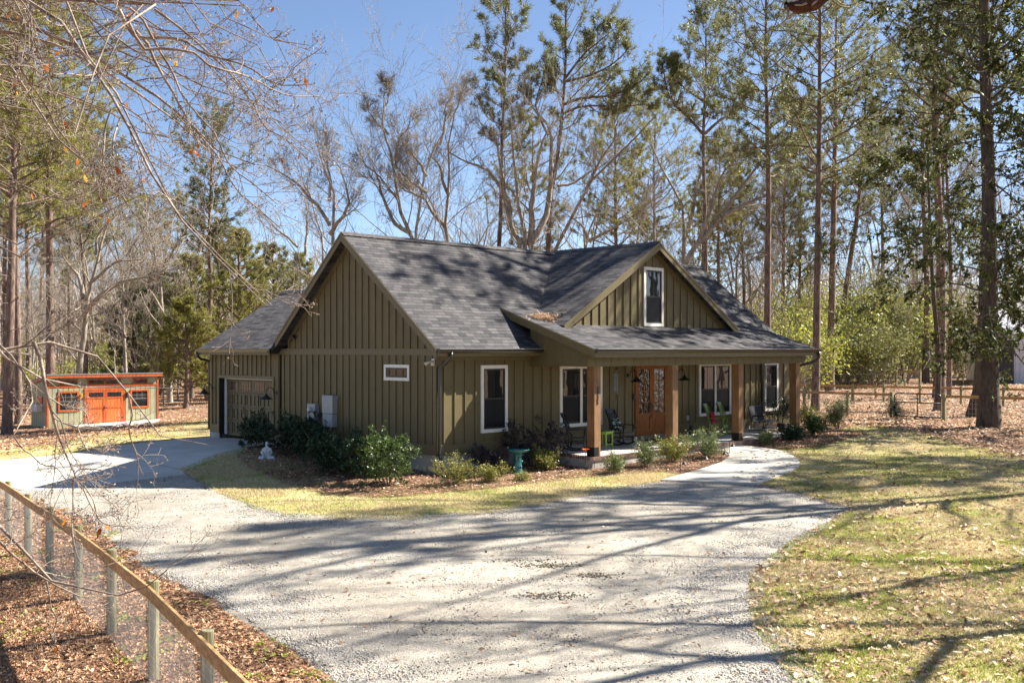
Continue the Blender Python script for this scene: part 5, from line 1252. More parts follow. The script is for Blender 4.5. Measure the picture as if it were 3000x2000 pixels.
traced_pine('tall pine bowed to the right with wide upswept limbs, rising from the roof valley', [(640,1560),(645,1400),(655,1200),(690,1000),(715,800),(735,600),(745,400),(750,200),(742,15)], 70, R4, .24, [(.68,2.2),(.78,3.2),(.88,3.4),(.95,2.4),(1,1.4)], 26, seed=12, up=.7, side=(-.9,.55), need=NEED, tufts=.6,
    extra=[([(735,640),(850,600),(1000,590),(1120,550),(1230,480)], .11, .1), ([(740,690),(850,650),(960,650),(1100,650),(1240,640)], .09, -.1), ([(745,480),(860,330),(960,250),(1040,180)], .09, .15), ([(750,500),(900,460),(1040,390),(1140,290)], .09, -.2), ([(640,830),(570,680),(570,600),(620,450)], .09, .1)])
traced_pine('pine forking into three at mid height, behind the front gable peak', [(1605,1600),(1600,1300),(1590,950),(1590,820),(1600,600),(1607,400),(1605,180)], 74, R4, .23, [(.70,1.6),(.8,3),(.88,4),(.95,3.6),(1,2)], 28, seed=13, up=.5, tufts=.8,
    extra=[([(1585,820),(1500,720),(1420,650),(1370,560),(1345,420)], .12, .1), ([(1600,820),(1700,730),(1790,680),(1870,560)], .12, -.1), ([(1590,620),(1500,560),(1420,480),(1380,380)], .08, -.1)])
traced_pine('massive full crowned pine reaching above the photo, right of the gable peak', [(1985,1640),(1990,1200),(1985,900),(1978,600),(1970,400),(1975,100),(1975,-200)], 62, R4, .24, [(.52,2.4),(.64,3.4),(.76,4.8),(.9,4.6),(1,2.5)], 46, seed=14, up=.25, tufts=.9)
traced_pine('reddish trunked pine standing just behind the rail fence, right of the porch end', [(2389,1203),(2392,1000),(2396,700),(2400,400),(2402,100),(2402,-150)], 58.3, SRC, .24, [(.5,2.2),(.6,3.6),(.74,4.8),(.88,4.4),(1,2)], 44, seed=15, up=.15, tufts=.9, dead=16)
traced_pine('stout straight pine beyond the second rail fence, right of the reddish one', [(2432,1138),(2437,900),(2443,600),(2447,350),(2450,60)], 84, SRC, .34, [(.5,2.6),(.62,4.4),(.76,5.2),(.9,4.4),(1,2)], 40, seed=16, up=.15, dead=20)
traced_pine('leaning pine trunk among the yellow green bushes', [(2462,1010),(2475,870),(2495,740),(2514,610),(2530,400),(2540,200)], 97, SRC, .30, [(.5,3.5),(.7,5),(.9,4.4),(1,2)], 44, seed=17, up=.2)
traced_pine('slender pine behind the fork-trunked pine, right of the front gable', [(2105,740),(2106,640),(2107,540),(2108,450)], 84, SRC, .2, [(.6,2.2),(.8,3.2),(1,1.6)], 26, seed=18, need=NEED2)
traced_pine('short round topped pine seen low between the bare limbs behind the ridge', [(1805,720),(1803,600),(1803,480),(1800,345)], 92, SRC, .26, [(.5,3),(.7,4.6),(.88,5),(1,3)], 44, seed=19, need=NEED2, up=.4)
traced_pine('broad flat crowned pine behind the left limb of the forked pine', [(1920,720),(1917,600),(1915,480),(1920,372)], 98, SRC, .26, [(.5,3),(.72,5.5),(.9,6),(1,3.5)], 46, seed=20, need=NEED2, up=.4)
traced_pine('small dense pine with a low crown behind the roof valley', [(1560,720),(1562,600),(1560,480),(1562,380)], 96, SRC, .22, [(.45,3),(.7,4.4),(.9,3.8),(1,2)], 36, seed=21, need=NEED2, up=.3)
traced_pine('lone pine with a flat umbrella crown at the left of the open sky', [(612,1147),(612,944),(618,830),(612,715),(616,608),(620,480),(622,405)], 88, SRC, .3, [(.55,2.2),(.66,3.0),(.76,1.7),(.84,4.2),(.93,5),(1,3.4)], 40, seed=22, need=NEED3, up=.35)
traced_pine('tall pine with a straight scaly trunk directly behind the shed', [(147,1096),(147,900),(145,700),(143,450),(145,200),(148,-60)], 74, SRC, .33, [(.42,4),(.56,5.6),(.72,6.4),(.88,5),(1,3)], 60, seed=23, need=NEED2, up=.05, tufts=1.15, dead=18)
traced_pine('thick pine at the left edge of the photo, beside the shed', [(20,1272),(25,1100),(32,850),(40,500),(48,200),(55,-80)], 57, SRC, .27, [(.5,3.2),(.65,4.6),(.85,4.4),(1,2.5)], 54, seed=24, need=NEED2, up=.05, dead=14)
traced_pine('paler pine trunk just right of the thick one at the left edge', [(55,1250),(52,1000),(45,700),(38,400),(30,100)], 66, SRC, .24, [(.5,3.2),(.7,5.2),(.88,4.6),(1,2.5)], 50, seed=25, need=NEED2, up=.1, dead=14)
# dense young pines between the shed and the garage roof
for i, (px, dep, top, wd, lb) in enumerate(((700,84,690,3.0,'bushy young pine touching the garage roof line in the photo'), (800,92,735,3.4,'rounded olive green pine beside the garage roof peak'), (560,92,760,3.0,'dense young pine left of the garage roof'), (470,100,800,3.2,'young pine with drooping sprays behind the right end of the shed'), (880,100,765,3.2,'young pine peeking above the house, left of the gable peak'), (640,104,660,3.4,'taller young pine behind the bushy one by the garage'), (545,78,900,2.4,'low bright green pine sapling near the garage corner'), (385,90,850,2.6,'dark green pine sapling behind the shed roof'))):
    x, y = colxy(px, dep); z = gz1(x, y); h = 4+(HY-top)*dep/F_PX-z
    add_tree('pine_tree', lb, 'young pines left of the house', (x, y, z-.1), pine_meshes(40+i, [(0,0,0),(.1,0,h*.5),(0,.1,h)], .14+.01*h, [(.18,wd*.9),(.4,wd*1.15),(.7,wd*.9),(1,.6)], int(26+h*1.5), need=(NEED2, NEED, NEED2, NEED3)[i % 4], up=.2, ang=65, tufts=1.2, dead=4, nl=.32))

# ---------------- bare broadleaf trees
def bare_meshes(seed, limbs, r0, dens=1.0, bark=GBARK, twig=.0085, up=.45, fine=True, lens=(.42,.5,.5)):
    """limbs: [(points, start radius), ...] already in place; grows branches and twigs on them"""
    g = np.random.default_rng(seed); n = 12
    P = np.stack([resample(p, n) for p, r in limbs]); R = np.stack([r*.88*np.linspace(1, .2, n)**1.1 for p, r in limbs]); P = P + np.concatenate([np.zeros((len(P),2,3)), np.cumsum(g.normal(0,.05,(len(P),n-2,3)),1)],1)
    lv = [(P, R, 9)]
    k = max(3, int(11*dens)); A, AR = spawn(g, P, R, k, .22, 1, 44, lens[0], 8, up, .17, .33, .25, fall=.25, lvar=.3, rmin=.014); lv.append((A, AR, 5))
    k = max(3, int(8*dens)); B, BR = spawn(g, A, AR, k, .15, 1, 42, lens[1], 6, up*.8, .17, .5, .3, lvar=.3, rmin=twig*1.3); 
    lv2 = [(B, BR, 4)]
    C, CR = spawn(g, B, BR, max(3, int(6*dens)), .1, 1, 40, lens[2], 4, up*.6, .18, .6, .5, lvar=.3, rmin=twig, lmin=.25); lv2.append((C, CR, 3))
    if fine:
        D, DR = spawn(g, C, CR, 3, .2, 1, 36, .6, 3, up*.4, .15, .8, .6, lvar=.3, rmin=twig*.8, lmin=.2); lv2.append((D, DR, 3))
    return tube_mesh('trunk', lv, bark), tube_mesh('crown', lv2, bark), C
def traced_bare(label, limbs, dep, f, seed, r0, group='bare trees behind the house', **k):
    """limbs: pixel polylines; the first carries the trunk down to the ground"""
    T = root_down(traced(limbs[0][0], dep, f, seed, .1)); p0 = np.array(T[0]); L_ = [(np.array(T)-p0, r0)]
    for i, (pp, rr) in enumerate(limbs[1:]):
        g = np.random.default_rng(seed*7+i); L_.append((np.array(traced(pp, dep+g.normal(0,.15), f, seed+i+1, .22, g.normal(0,.45)))-p0, rr))
    a, b, _ = bare_meshes(seed, L_, r0, **k); return add_tree('bare_tree', label, group, tuple(p0), (a, b))
traced_bare('bare tree of spreading stems just left of the house gable peak', [([(700,1560),(695,1480),(695,1300),(690,1180),(690,1050),(650,930),(610,870),(575,780),(560,690)], .27), ([(695,1330),(640,1240),(560,1130),(490,1040),(380,960),(260,900)], .14), ([(700,1400),(760,1310),(815,1200),(835,1090),(790,950),(740,820)], .15), ([(692,1150),(700,1000),(675,850),(690,740),(650,640)], .12)], 62, R3, 3, .25, dens=.95)
traced_bare('smaller bare tree with upright stems left of the gable peak, lower than its neighbour', [([(625,1520),(610,1380),(570,1270),(550,1180),(500,1050),(440,960)], .2), ([(510,1560),(512,1400),(515,1250),(480,1100)], .14), ([(450,1500),(330,1390),(260,1300),(180,1220)], .12)], 82, R3, 4, .2, dens=.8)
traced_bare('tallest bare tree behind the roof ridge, its crown a fine round fan', [([(1335,1500),(1330,1430),(1290,1340),(1240,1180),(1215,1000),(1195,830),(1140,680),(1110,560),(1105,430),(1125,330)], .3), ([(1310,1390),(1220,1340),(1160,1250),(1110,1080),(1090,950),(1000,860),(930,780)], .17), ([(1230,1150),(1130,1020),(1020,900),(950,830)], .12), ([(1200,900),(1220,700),(1280,580),(1300,440)], .12), ([(1150,640),(1080,580),(1000,500),(930,430)], .1), ([(1125,420),(1150,330),(1140,240)], .06)], 64, R3, 5, .26, dens=.95)
traced_bare('bare tree whose dark stem leans right across the sky behind the ridge', [([(1365,1500),(1365,1430),(1380,1280),(1410,1140),(1440,960),(1460,830),(1530,730),(1610,590)], .28), ([(1430,1080),(1340,1020),(1230,950),(1130,870)], .12), ([(1440,960),(1390,890),(1310,780),(1260,690)], .12), ([(1420,1130),(1320,1060),(1230,960)], .1), ([(1540,720),(1580,560),(1600,420),(1660,330)], .1)], 62, R3, 6, .23, dens=.95)
traced_bare('bare tree forking low into two stems left of the slim round-topped pine', [([(1612,1500),(1600,1460),(1580,1350),(1605,1100),(1615,950),(1600,750),(1615,600),(1650,470)], .3), ([(1585,1350),(1530,1280),(1460,1150),(1430,1060),(1380,950)], .17), ([(1605,1100),(1560,1000),(1550,880),(1500,810),(1430,680)], .14), ([(1640,500),(1720,330),(1760,250)], .07)], 70, R3, 7, .28, dens=.95)
traced_bare('thick multi-stemmed bare oak behind the roof valley', [([(500,1560),(495,1480),(490,1380),(460,1270),(430,1050),(410,850),(400,790)], .34), ([(480,1500),(410,1400),(380,1230),(330,1130),(250,1030),(100,970),(10,920)], .24), ([(525,1500),(540,1400),(540,1280),(580,1060),(600,950),(640,830),(690,750)], .26), ([(540,1480),(590,1400),(630,1280),(650,870),(600,730),(520,650),(450,540)], .26), ([(400,1380),(385,1250),(340,900),(270,780),(200,700)], .18)], 66, R4, 8, .32, dens=.75)
traced_bare('bare tree with a long limb arching right behind the valley of the roofs', [([(660,1560),(700,1500),(760,1400),(820,1280),(870,1180),(960,1060),(1080,960),(1160,880),(1240,800),(1320,710)], .3), ([(700,1140),(800,1110),(900,1050),(990,1000)], .14), ([(870,1180),(940,1000),(1050,830),(1060,760),(1110,690)], .16)], 74, R4, 9, .26, dens=.8)
traced_bare('bare tree of crossing low limbs behind the front gable ridge', [([(870,1560),(880,1480),(910,1350),(960,1250),(1000,1190)], .26), ([(880,1480),(850,1400),(760,1320),(700,1280)], .14), ([(890,1470),(960,1440),(1040,1380),(1180,1290),(1290,1200)], .16), ([(1180,1560),(1200,1400),(1230,1250),(1240,1090)], .14)], 80, R4, 10, .24, dens=.75)
traced_bare('bare tree standing upright just behind the front gable peak', [([(1480,1560),(1480,1450),(1485,1300),(1440,1160),(1380,1100),(1330,960),(1290,880)], .32), ([(1500,1400),(1540,1200),(1570,1050),(1640,950),(1700,880)], .2), ([(1290,1500),(1295,1300),(1290,1150),(1320,1000)], .14)], 84, R4, 11, .32, dens=.8)
traced_bare('heavy bare oak leaning far to the right beyond the gable', [([(1470,1640),(1520,1540),(1600,1450),(1700,1330),(1800,1200),(1880,1080),(1960,980),(2050,860)], .4), ([(1700,1330),(1820,1260),(1950,1190),(2091,1130)], .2), ([(1560,1490),(1640,1250),(1700,1100),(1780,960)], .18)], 67, R4, 12, .36, dens=.75)
traced_bare('silvery forked tree with a long branch reaching right, behind the shed', [([(590,1290),(605,1150),(625,950),(640,760),(690,560),(740,330),(800,150),(880,20)], .3), ([(640,720),(600,560),(500,430),(420,320)], .2), ([(640,850),(700,760),(800,680),(900,600),(1020,560),(1150,540),(1300,500),(1480,470)], .2), ([(690,600),(800,510),(900,450),(1050,430),(1250,420)], .15), ([(730,380),(760,250),(880,120),(960,30)], .12)], 75, R2, 13, .3, 'bare trees left of the house', dens=.75)
traced_bare('bare tree with a kinked dark stem between the shed and the garage', [([(1300,1470),(1290,1200),(1260,800),(1245,560),(1200,330),(1170,200),(1120,80)], .3), ([(1240,500),(1330,330),(1420,180),(1500,60)], .16), ([(1270,860),(1180,700),(1120,560),(1060,420)], .12)], 86, R2, 14, .3, 'bare trees left of the house', dens=.8)
# ---------------- filler trees: a few kinds, copied through the woods
def free_bare(seed, h, r, forks=4, spread=.35, **k):
    g = np.random.default_rng(seed); zf = h*g.uniform(.3, .42); a0 = g.uniform(0, 6)
    L_ = [([(0,0,0),(g.normal(0,.1),g.normal(0,.1),zf),(g.normal(0,.4),g.normal(0,.4),h*.62),(g.normal(0,.9),g.normal(0,.9),h*.92)], r)]
    for i in range(forks):
        a = a0+i*2.4; z0 = zf*(.85+.25*i); s = h*spread*g.uniform(.6, 1.1); c = (z0/h)
        L_.append(([(0,0,z0),(cos(a)*s*.3,sin(a)*s*.3,z0+h*.12),(cos(a)*s*.7,sin(a)*s*.7,z0+h*.26),(cos(a)*s,sin(a)*s,min(z0+h*.45,h*.95))], r*.5))
    return bare_meshes(seed, L_, r, **k)[:2]
def free_pine(seed, h, r, lo, wd, **k):
    g = np.random.default_rng(seed)
    return pine_meshes(seed, [(0,0,0),(g.normal(0,.15),g.normal(0,.15),h*.4),(g.normal(0,.4),g.normal(0,.4),h*.75),(g.normal(0,.6),g.normal(0,.6),h)], r, [(lo,wd*.7),(lo+.35*(1-lo),wd),(lo+.75*(1-lo),wd*.85),(1,wd*.35)], int(30+h*.5), **k)
FB = [free_bare(60, 19, .2, 4, .3, dens=.75), free_bare(61, 16, .15, 3, .34, dens=.75), free_bare(62, 22, .26, 5, .36, dens=.75)]
SAP = [free_bare(63, 9, .06, 2, .22, dens=.65, fine=False, bark=FBARK), free_bare(64, 12, .09, 3, .2, dens=.65, fine=False)]
FP = [free_pine(70, 25, .23, .5, 3.8, need=NEED), free_pine(71, 22, .2, .42, 3.6, need=NEED2), free_pine(72, 27, .26, .55, 4.4, need=NEED3)]
def scatter_trees(kind, name, label, group, places, cat='tree'):
    for i, (px, dep, sc) in enumerate(places):
        x, y = colxy(px, dep); me = kind[i % len(kind)]
        add_tree(name, label, group, (x, y, gz1(x, y)-.15), me, RND.uniform(0, 6.28), sc*RND.uniform(.92, 1.08), cat)
scatter_trees(FB, 'bare_tree', 'bare grey tree deep in the woods left of the house', 'bare trees deep in the left woods', [(-60,80,1),(90,100,1),(190,118,1.05),(270,96,.9),(330,112,1.1),(410,126,1),(450,104,.85),(530,120,1),(10,112,1),(-120,104,1.1),(590,134,1),(240,140,1.1),(120,135,1),(680,128,.85),(370,84,.75)])
scatter_trees(FP, 'pine_tree', 'pine deep in the woods left of the house, its crown above the shed', 'pines deep in the left woods', [(85,92,1.05),(205,104,1.1),(300,122,1.05),(-40,98,1.1),(420,132,1),(250,88,.9),(20,84,1),(520,140,1.0),(120,112,1.15)])
scatter_trees(SAP, 'bare_sapling', 'thin bare sapling among the trunks behind the shed', 'bare saplings behind the shed', [(60,78,1),(110,86,.8),(185,80,1),(235,82,.8),(290,78,.9),(340,86,1),(395,78,1.1),(430,92,.9),(480,82,1),(520,90,1),(560,84,.8),(600,96,1),(455,76,.7),(350,100,1),(200,96,1.1),(100,70,.9)], 'sapling')
scatter_trees(FB, 'bare_tree', 'bare tree far behind the house, low against the sky', 'bare trees far behind the house', [(1040,110,.75),(1130,120,.75),(1380,112,.85),(1440,104,.85),(1640,108,.95),(1730,98,.9),(1860,112,.95),(1980,104,.95),(2150,112,1),(2200,96,.9),(900,118,.7),(2040,120,1)])
scatter_trees(FB, 'bare_tree', 'bare tree in the woods beyond the rail fences', 'bare trees beyond the rail fences', [(2300,92,1),(2350,110,1.1),(2480,118,1.1),(2560,104,1.1),(2620,122,1.15),(2680,108,1.1),(2800,116,1.15),(2860,104,1),(2940,126,1.1),(3020,100,1.1),(2760,130,1.2),(2240,124,1.1)])
scatter_trees(FP, 'pine_tree', 'pine in the woods beyond the rail fences', 'pines beyond the rail fences', [(2290,90,.95),(2345,104,1),(2590,116,1.1),(2180,96,.9),(2060,112,.9),(2760,108,1.05)])
scatter_trees(SAP, 'bare_sapling', 'thin bare sapling in the yard beyond the rail fences', 'bare saplings beyond the rail fences', [(2367,51,.42),(2540,92,.9),(2585,98,1),(2650,90,.9),(2300,76,1),(2700,104,1),(2820,88,1),(2260,84,1.1),(2960,96,1)], 'sapling')
# big trunks among the right-hand fences
for px, py, dep, r, lb in ((2751,1165,72,.40,'very thick pale trunk beside the far rail fence'), (2711,1113,95,.32,'round trunk at the end post of the farthest fence'), (2780,1150,76,.17,'slim trunk close beside the very thick pale one')):
    x, y = colxy(px, dep); z = gz1(x, y)
    add_tree('pine_tree', lb, 'tall pines in the woods around the house', (x, y, z-.2), pine_meshes(int(px), [(0,0,0),(.1,-.1,9),(-.2,.2,20),(.2,0,29)], r, [(.6,3.2),(.75,5),(.9,4.5),(1,2)], 32, need=NEED, dead=14))

# ---------------- the dark evergreen with the thick trunk at the right, and its companion
EVL = mat('glossy_evergreen_leaf', (.03,.045,.014), (.21,.205,.045), rough=.55, island=1, trans=.3, spec=.28, c3=(.075,.095,.025))
YGL = mat('yellow_green_leaf', (.16,.20,.04), (.56,.52,.11), rough=.45, island=1, trans=.4, c3=(.34,.36,.075))
def evergreen_meshes(seed, trunk, r0, nb, z0f, blen, nleaf, leaf=EVL, size=.15, bark=DBARK, up=-.1, side=None):
    g = np.random.default_rng(seed); n = 16; P = resample(trunk, n)[None]; R = (r0*np.linspace(1, .3, n))[None]; R[0,0] *= 1.5; R[0,1] *= 1.08
    t = z0f+(1-z0f)*((np.arange(nb)+g.uniform(0,1,nb))/nb)*.98; f = t*(n-1); i = np.minimum(f.astype(int), n-2); u = (f-i)[:,None]
    az = np.arange(nb)*2.39996+g.normal(0,.4,nb); el = g.normal(.15,.2,nb); L = blen*(1-.45*(t-z0f)/(1-z0f))*np.exp(g.normal(0,.25,nb))
    if side: L = L*(1+side[1]*np.cos(az-side[0]))
    B = chain_points(g, P[0,i]*(1-u)+P[0,i+1]*u, np.stack([np.cos(az)*np.cos(el), np.sin(az)*np.cos(el), np.sin(el)],1), L, 8, up, .13); BR = np.maximum(r0*.12*(1-.5*t)[:,None]*np.linspace(1,.2,8)[None], .012)
    S, SR = spawn(g, B, BR, 8, .2, 1, 46, .36, 6, up, .15, .55, .35, lmin=.4, rmin=.01)
    T, TR = spawn(g, S, SR, 5, .2, 1, 42, .5, 4, up*.5, .15, .6, .5, lmin=.25, rmin=.007)
    tm = tube_mesh('trunk', [(P,R,14),(B,BR,6),(S,SR,4),(T,TR,3)], bark)
    m = len(T); k = max(1, int(nleaf/m)); pi_ = np.repeat(np.arange(m), k); w = g.uniform(.2, 1, m*k)*3; j = np.minimum(w.astype(int), 2); w = (w-j)[:,None]
    keep = vnoise(T[:,0,0]*1.0, T[:,0,2]*1.0, 1.8, seed) > .36
    C = T[pi_,j]*(1-w)+T[pi_,j+1]*w; D = T[pi_,j+1]-T[pi_,j]; kk = keep[pi_]
    return tm, leaves_at('crown', g, C[kk], nrm(D[kk]), size, leaf)
x, y = G(2897, 1252); z = gz1(x, y)
add_tree('evergreen_tree', 'big dark evergreen with a thick straight trunk on the leafy mound at the right', None, (x, y, z-.15), evergreen_meshes(80, [(0,0,0),(-.15,-.1,3),(-.2,-.1,9),(-.25,.1,18),(-.3,.1,29)], .37, 84, .14, 5.4, 52000, size=.19, up=-.08))
x, y = G(2852, 1222); z = gz1(x, y)
add_tree('pine_tree', 'scaly pine trunk standing directly behind the big dark evergreen', None, (x, y, z-.2), pine_meshes(81, [(0,0,0),(.25,-.2,1.2),(.4,-.4,6),(.5,-.5,16),(.5,-.3,27)], .36, [(.55,4),(.75,5.2),(.9,5),(1,3)], 60, need=NEED3, bark=DBARK, dead=8))
x, y = colxy(2745, 58); z = gz1(x, y)
add_tree('evergreen_tree', 'looser evergreen with drooping leafy sprays, left of the big dark one', None, (x, y, z-.15), evergreen_meshes(82, [(0,0,0),(.2,0,3),(-.2,.2,8),(-.6,.3,15)], 0.16, 40, .2, 4.8, 22000, size=.19, side=(2.4,.4)))
x, y = colxy(3080, 44); z = gz1(x, y)
add_tree('evergreen_tree', 'evergreen whose leafy branches reach in from the right edge', None, (x, y, z-.15), evergreen_meshes(83, [(0,0,0),(.1,0,3),(0,.2,9),(.2,.3,16)], .2, 44, .2, 4.4, 26000, size=.18))

# ---------------- shrubs
def shrub_meshes(seed, w, h, n, size, leaf, stem=DBARK, shape='round', wide=.45, loose=.25, nst=9):
    g = np.random.default_rng(seed); az = np.arange(nst)*2.4+g.normal(0,.3,nst); el = np.radians(g.uniform(42, 86, nst) if shape != 'tall' else g.uniform(68, 88, nst))
    L = h*g.uniform(.7,1.02,nst)/np.maximum(np.sin(el),.62); L = np.minimum(L, np.hypot(h, w*.5)); b = np.stack([np.cos(az)*w*.05, np.sin(az)*w*.05, 0*az], 1)
    P = chain_points(g, b, np.stack([np.cos(az)*np.cos(el)*(w/h)**.3, np.sin(az)*np.cos(el)*(w/h)**.3, np.sin(el)],1), L, 6, .25, .12); R = np.maximum(.012*h*np.linspace(1,.35,6)[None]*np.ones((nst,1)), .004)
    S, SR = spawn(g, P, R, 9, .15, 1, 50, .36, 5, .2, .15, .55, .4, lmin=.08, rmin=.003)
    T, TR = spawn(g, S, SR, 5, .2, 1, 48, .5, 4, .15, .15, .6, .5, lmin=.05, rmin=.002)
    A = np.concatenate([S.reshape(-1,5,3)[:,1:].reshape(-1,3), T[:,1:].reshape(-1,3), T[:,-1], T[:,-1]]); Dv = np.concatenate([(S[:,1:]-S[:,:-1]).reshape(-1,3), (T[:,1:]-T[:,:-1]).reshape(-1,3), T[:,-1]-T[:,-2], T[:,-1]-T[:,-2]])
    i = g.integers(0, len(A), n); C = A[i]+g.normal(0, size*loose, (n,3)); C[:,2] = np.maximum(C[:,2], .02)
    return tube_mesh('stem', [(P,R,5),(S,SR,3),(T,TR,3)], stem), leaves_at('foliage', g, C, nrm(Dv[i])+[0,0,.2], size, leaf, wide)
def shrub(name, label, px, py, w, h, n, size, leaf, group, seed, cat='shrub', **k):
    x, y = G(px, py) if py else px; r = empty(name, (x, y, gz1(x, y)-.02), RND.uniform(0,6), label, cat, group)
    a, b = shrub_meshes(seed, w, h, n, size, leaf, **k); link('stem', a, r); link('foliage', b, r); return r
HOLLY = mat('dark_holly_leaf', (.012,.032,.016), (.05,.085,.035), rough=.42, island=1, trans=.12, spec=.35, c3=(.024,.052,.024))
HOLLY2 = mat('bright_holly_leaf', (.03,.06,.015), (.15,.20,.05), rough=.38, island=1, trans=.25, spec=.4, c3=(.07,.115,.028))
LORO = mat('dark_purple_leaf', (.012,.010,.014), (.055,.035,.045), rough=.35, island=1, trans=.1, spec=.5, c3=(.026,.018,.026))
ABEL = mat('abelia_leaf', (.14,.17,.035), (.44,.34,.10), rough=.45, island=1, trans=.3, c3=(.28,.29,.06))
NAND = mat('nandina_leaf', (.09,.13,.035), (.30,.34,.12), rough=.4, island=1, trans=.3, c3=(.14,.17,.065))
NANDY = mat('nandina_yellow_leaf', (.12,.15,.025), (.38,.35,.07), rough=.4, island=1, trans=.35, c3=(.24,.25,.045))
hg = 'dark evergreen shrubs along the side wall'
shrub('holly_bush', 'dark evergreen shrub nearest the garage door', 742, 1314, 1.1, .9, 5200, .075, HOLLY, hg, 100)
shrub('holly_bush', 'dark evergreen shrub behind the white statue', 848, 1334, 1.2, 1.15, 7000, .08, HOLLY, hg, 101)
shrub('holly_bush', 'dark evergreen shrub in front of the grey meter box', 906, 1352, 1.15, 1.15, 6500, .08, HOLLY, hg, 102)
shrub('holly_bush', 'low sparse evergreen shrub below the grey breaker box', 960, 1392, .9, .9, 4200, .08, HOLLY, hg, 103, loose=.5)
shrub('holly_bush', 'widest dark shrub, between the breaker box and the bright glossy one', 1032, 1402, 1.3, 1.15, 8000, .08, HOLLY, hg, 104)
shrub('holly_bush', 'bright glossy green shrub standing in the sun near the house corner', 1138, 1424, 1.4, 1.25, 6500, .085, HOLLY2, hg, 105)
shrub('loropetalum_bush', 'low dark purple shrub under the sunlit front wall', (1.25, -.8), 0, 1.1, .8, 3600, .06, LORO, 'dark purple shrubs by the front wall', 106, loose=.5)
shrub('loropetalum_bush', 'large dark purple shrub behind the birdbath', (3.15, -.85), 0, 1.15, 1.3, 6200, .06, LORO, 'dark purple shrubs by the front wall', 107)
ag = 'abelia shrubs in the front bed'
shrub('abelia_bush', 'thin yellow green shrub beside the corner downspout', 1328, 1424, 1.0, .72, 1900, .055, ABEL, ag, 108, loose=.7, nst=13)
shrub('abelia_bush', 'small yellow green shrub right of the thin one, below the purple shrub', 1432, 1416, .9, .5, 1700, .055, ABEL, ag, 109, loose=.7, nst=12)
shrub('abelia_bush', 'wide low shrub with reddish tips between birdbath and porch', 1600, 1380, 1.5, .6, 3400, .055, ABEL, ag, 110, loose=.7, nst=14)
shrub('abelia_bush', 'scrap of low green foliage at the foot of the birdbath, toward the lawn', 1530, 1412, .8, .22, 800, .05, ABEL, ag, 111, loose=.8)
ng = 'nandina shrubs along the porch and walk'
shrub('nandina_bush', 'small feathery shrub right of the red metal flower', 1803, 1390, .75, .55, 1900, .075, NAND, ng, 112, wide=.26, loose=.6)
shrub('nandina_bush', 'feathery grey green shrub below the black rocking chair with the pillow', 1892, 1372, .8, .72, 2400, .08, NAND, ng, 113, wide=.26, loose=.6)
shrub('nandina_bush', 'yellow green feathery shrub in front of the second porch post', 1972, 1355, .95, .7, 2800, .08, NANDY, ng, 114, wide=.26, loose=.6)
shrub('nandina_bush', 'full green shrub inside the curve of the walk', 2073, 1345, 1.0, .8, 3400, .085, NAND, ng, 115, wide=.24, loose=.6)
shrub('nandina_bush', 'small pale green shrub right of the third porch post', 2241, 1306, .75, .5, 1700, .08, NAND, ng, 116, wide=.26, loose=.6)
shrub('nandina_bush', 'low dark spreading shrub in front of the glider bench', 2319, 1294, 1.0, .55, 2600, .08, HOLLY, ng, 117, loose=.6)
shrub('nandina_bush', 'dark leafy shrub below the last porch post', 2385, 1280, 1.1, .75, 3000, .08, HOLLY2, ng, 118, loose=.6)
shrub('nandina_bush', 'tall tiered shrub at the end of the bed, before the fence', 2452, 1258, 1.1, 1.15, 3200, .085, NAND, ng, 119, wide=.26, loose=.6, shape='tall')
shrub('nandina_bush', 'yellow leaved shrub beside the last porch post', 2362, 1250, .75, .9, 2200, .08, NANDY, ng, 120, wide=.3)
shrub('conifer_bush', 'dark upright conifer by the gate post', 2624, 1241, .75, 1.05, 3600, .09, HOLLY, None, 121, wide=.12, shape='tall')
a_, b_ = shrub_meshes(122, .7, .95, 1300, .09, HOLLY, wide=.3)
link('stem', a_, pp, (0,0,.28)); link('foliage', b_, pp, (0,0,.28))
# understory evergreens beyond the fences and in the left woods
YB = [shrub_meshes(130, 4.5, 5.5, 5200, .26, YGL, GBARK, loose=1.4), shrub_meshes(131, 3.6, 7.0, 5200, .25, YGL, GBARK, loose=1.4), shrub_meshes(132, 5.0, 4.2, 4600, .24, mat('olive_understory_leaf', (.12,.14,.05), (.42,.40,.15), rough=.5, island=1, trans=.35, c3=(.25,.26,.09)), GBARK, loose=1.5)]
def scatter_shrubs(label, group, places):
    for i, (px, dep, sc) in enumerate(places):
        x, y = colxy(px, dep); r = empty('understory_bush', (x, y, gz1(x, y)-.1), RND.uniform(0,6), label, 'bush', group); r.scale = (sc,)*3
        for nm, me in zip(('stem','foliage'), YB[i % 3]): link(nm, me, r)
scatter_shrubs('yellow green broadleaf bush in the thicket behind the farthest rail fence', 'thicket of bushes behind the farthest fence', [(2290,82,1),(2340,88,1.1),(2400,94,1.15),(2470,92,1.1),(2520,98,1.25),(2560,90,1.0),(2600,100,1.2),(2650,96,1.1),(2500,110,1.4),(2440,112,1.4),(2690,110,1.2),(2570,116,1.5),(2380,104,1.3),(2740,112,1.1),(2820,108,1.0),(2890,112,.9)])
scatter_shrubs('olive green bush low among the trunks of the left woods', 'bushes in the left woods', [(160,92,.6),(300,96,.7),(420,100,.9),(470,112,1.2),(60,104,.7),(560,112,1.1),(610,104,1),(520,126,1.2)])
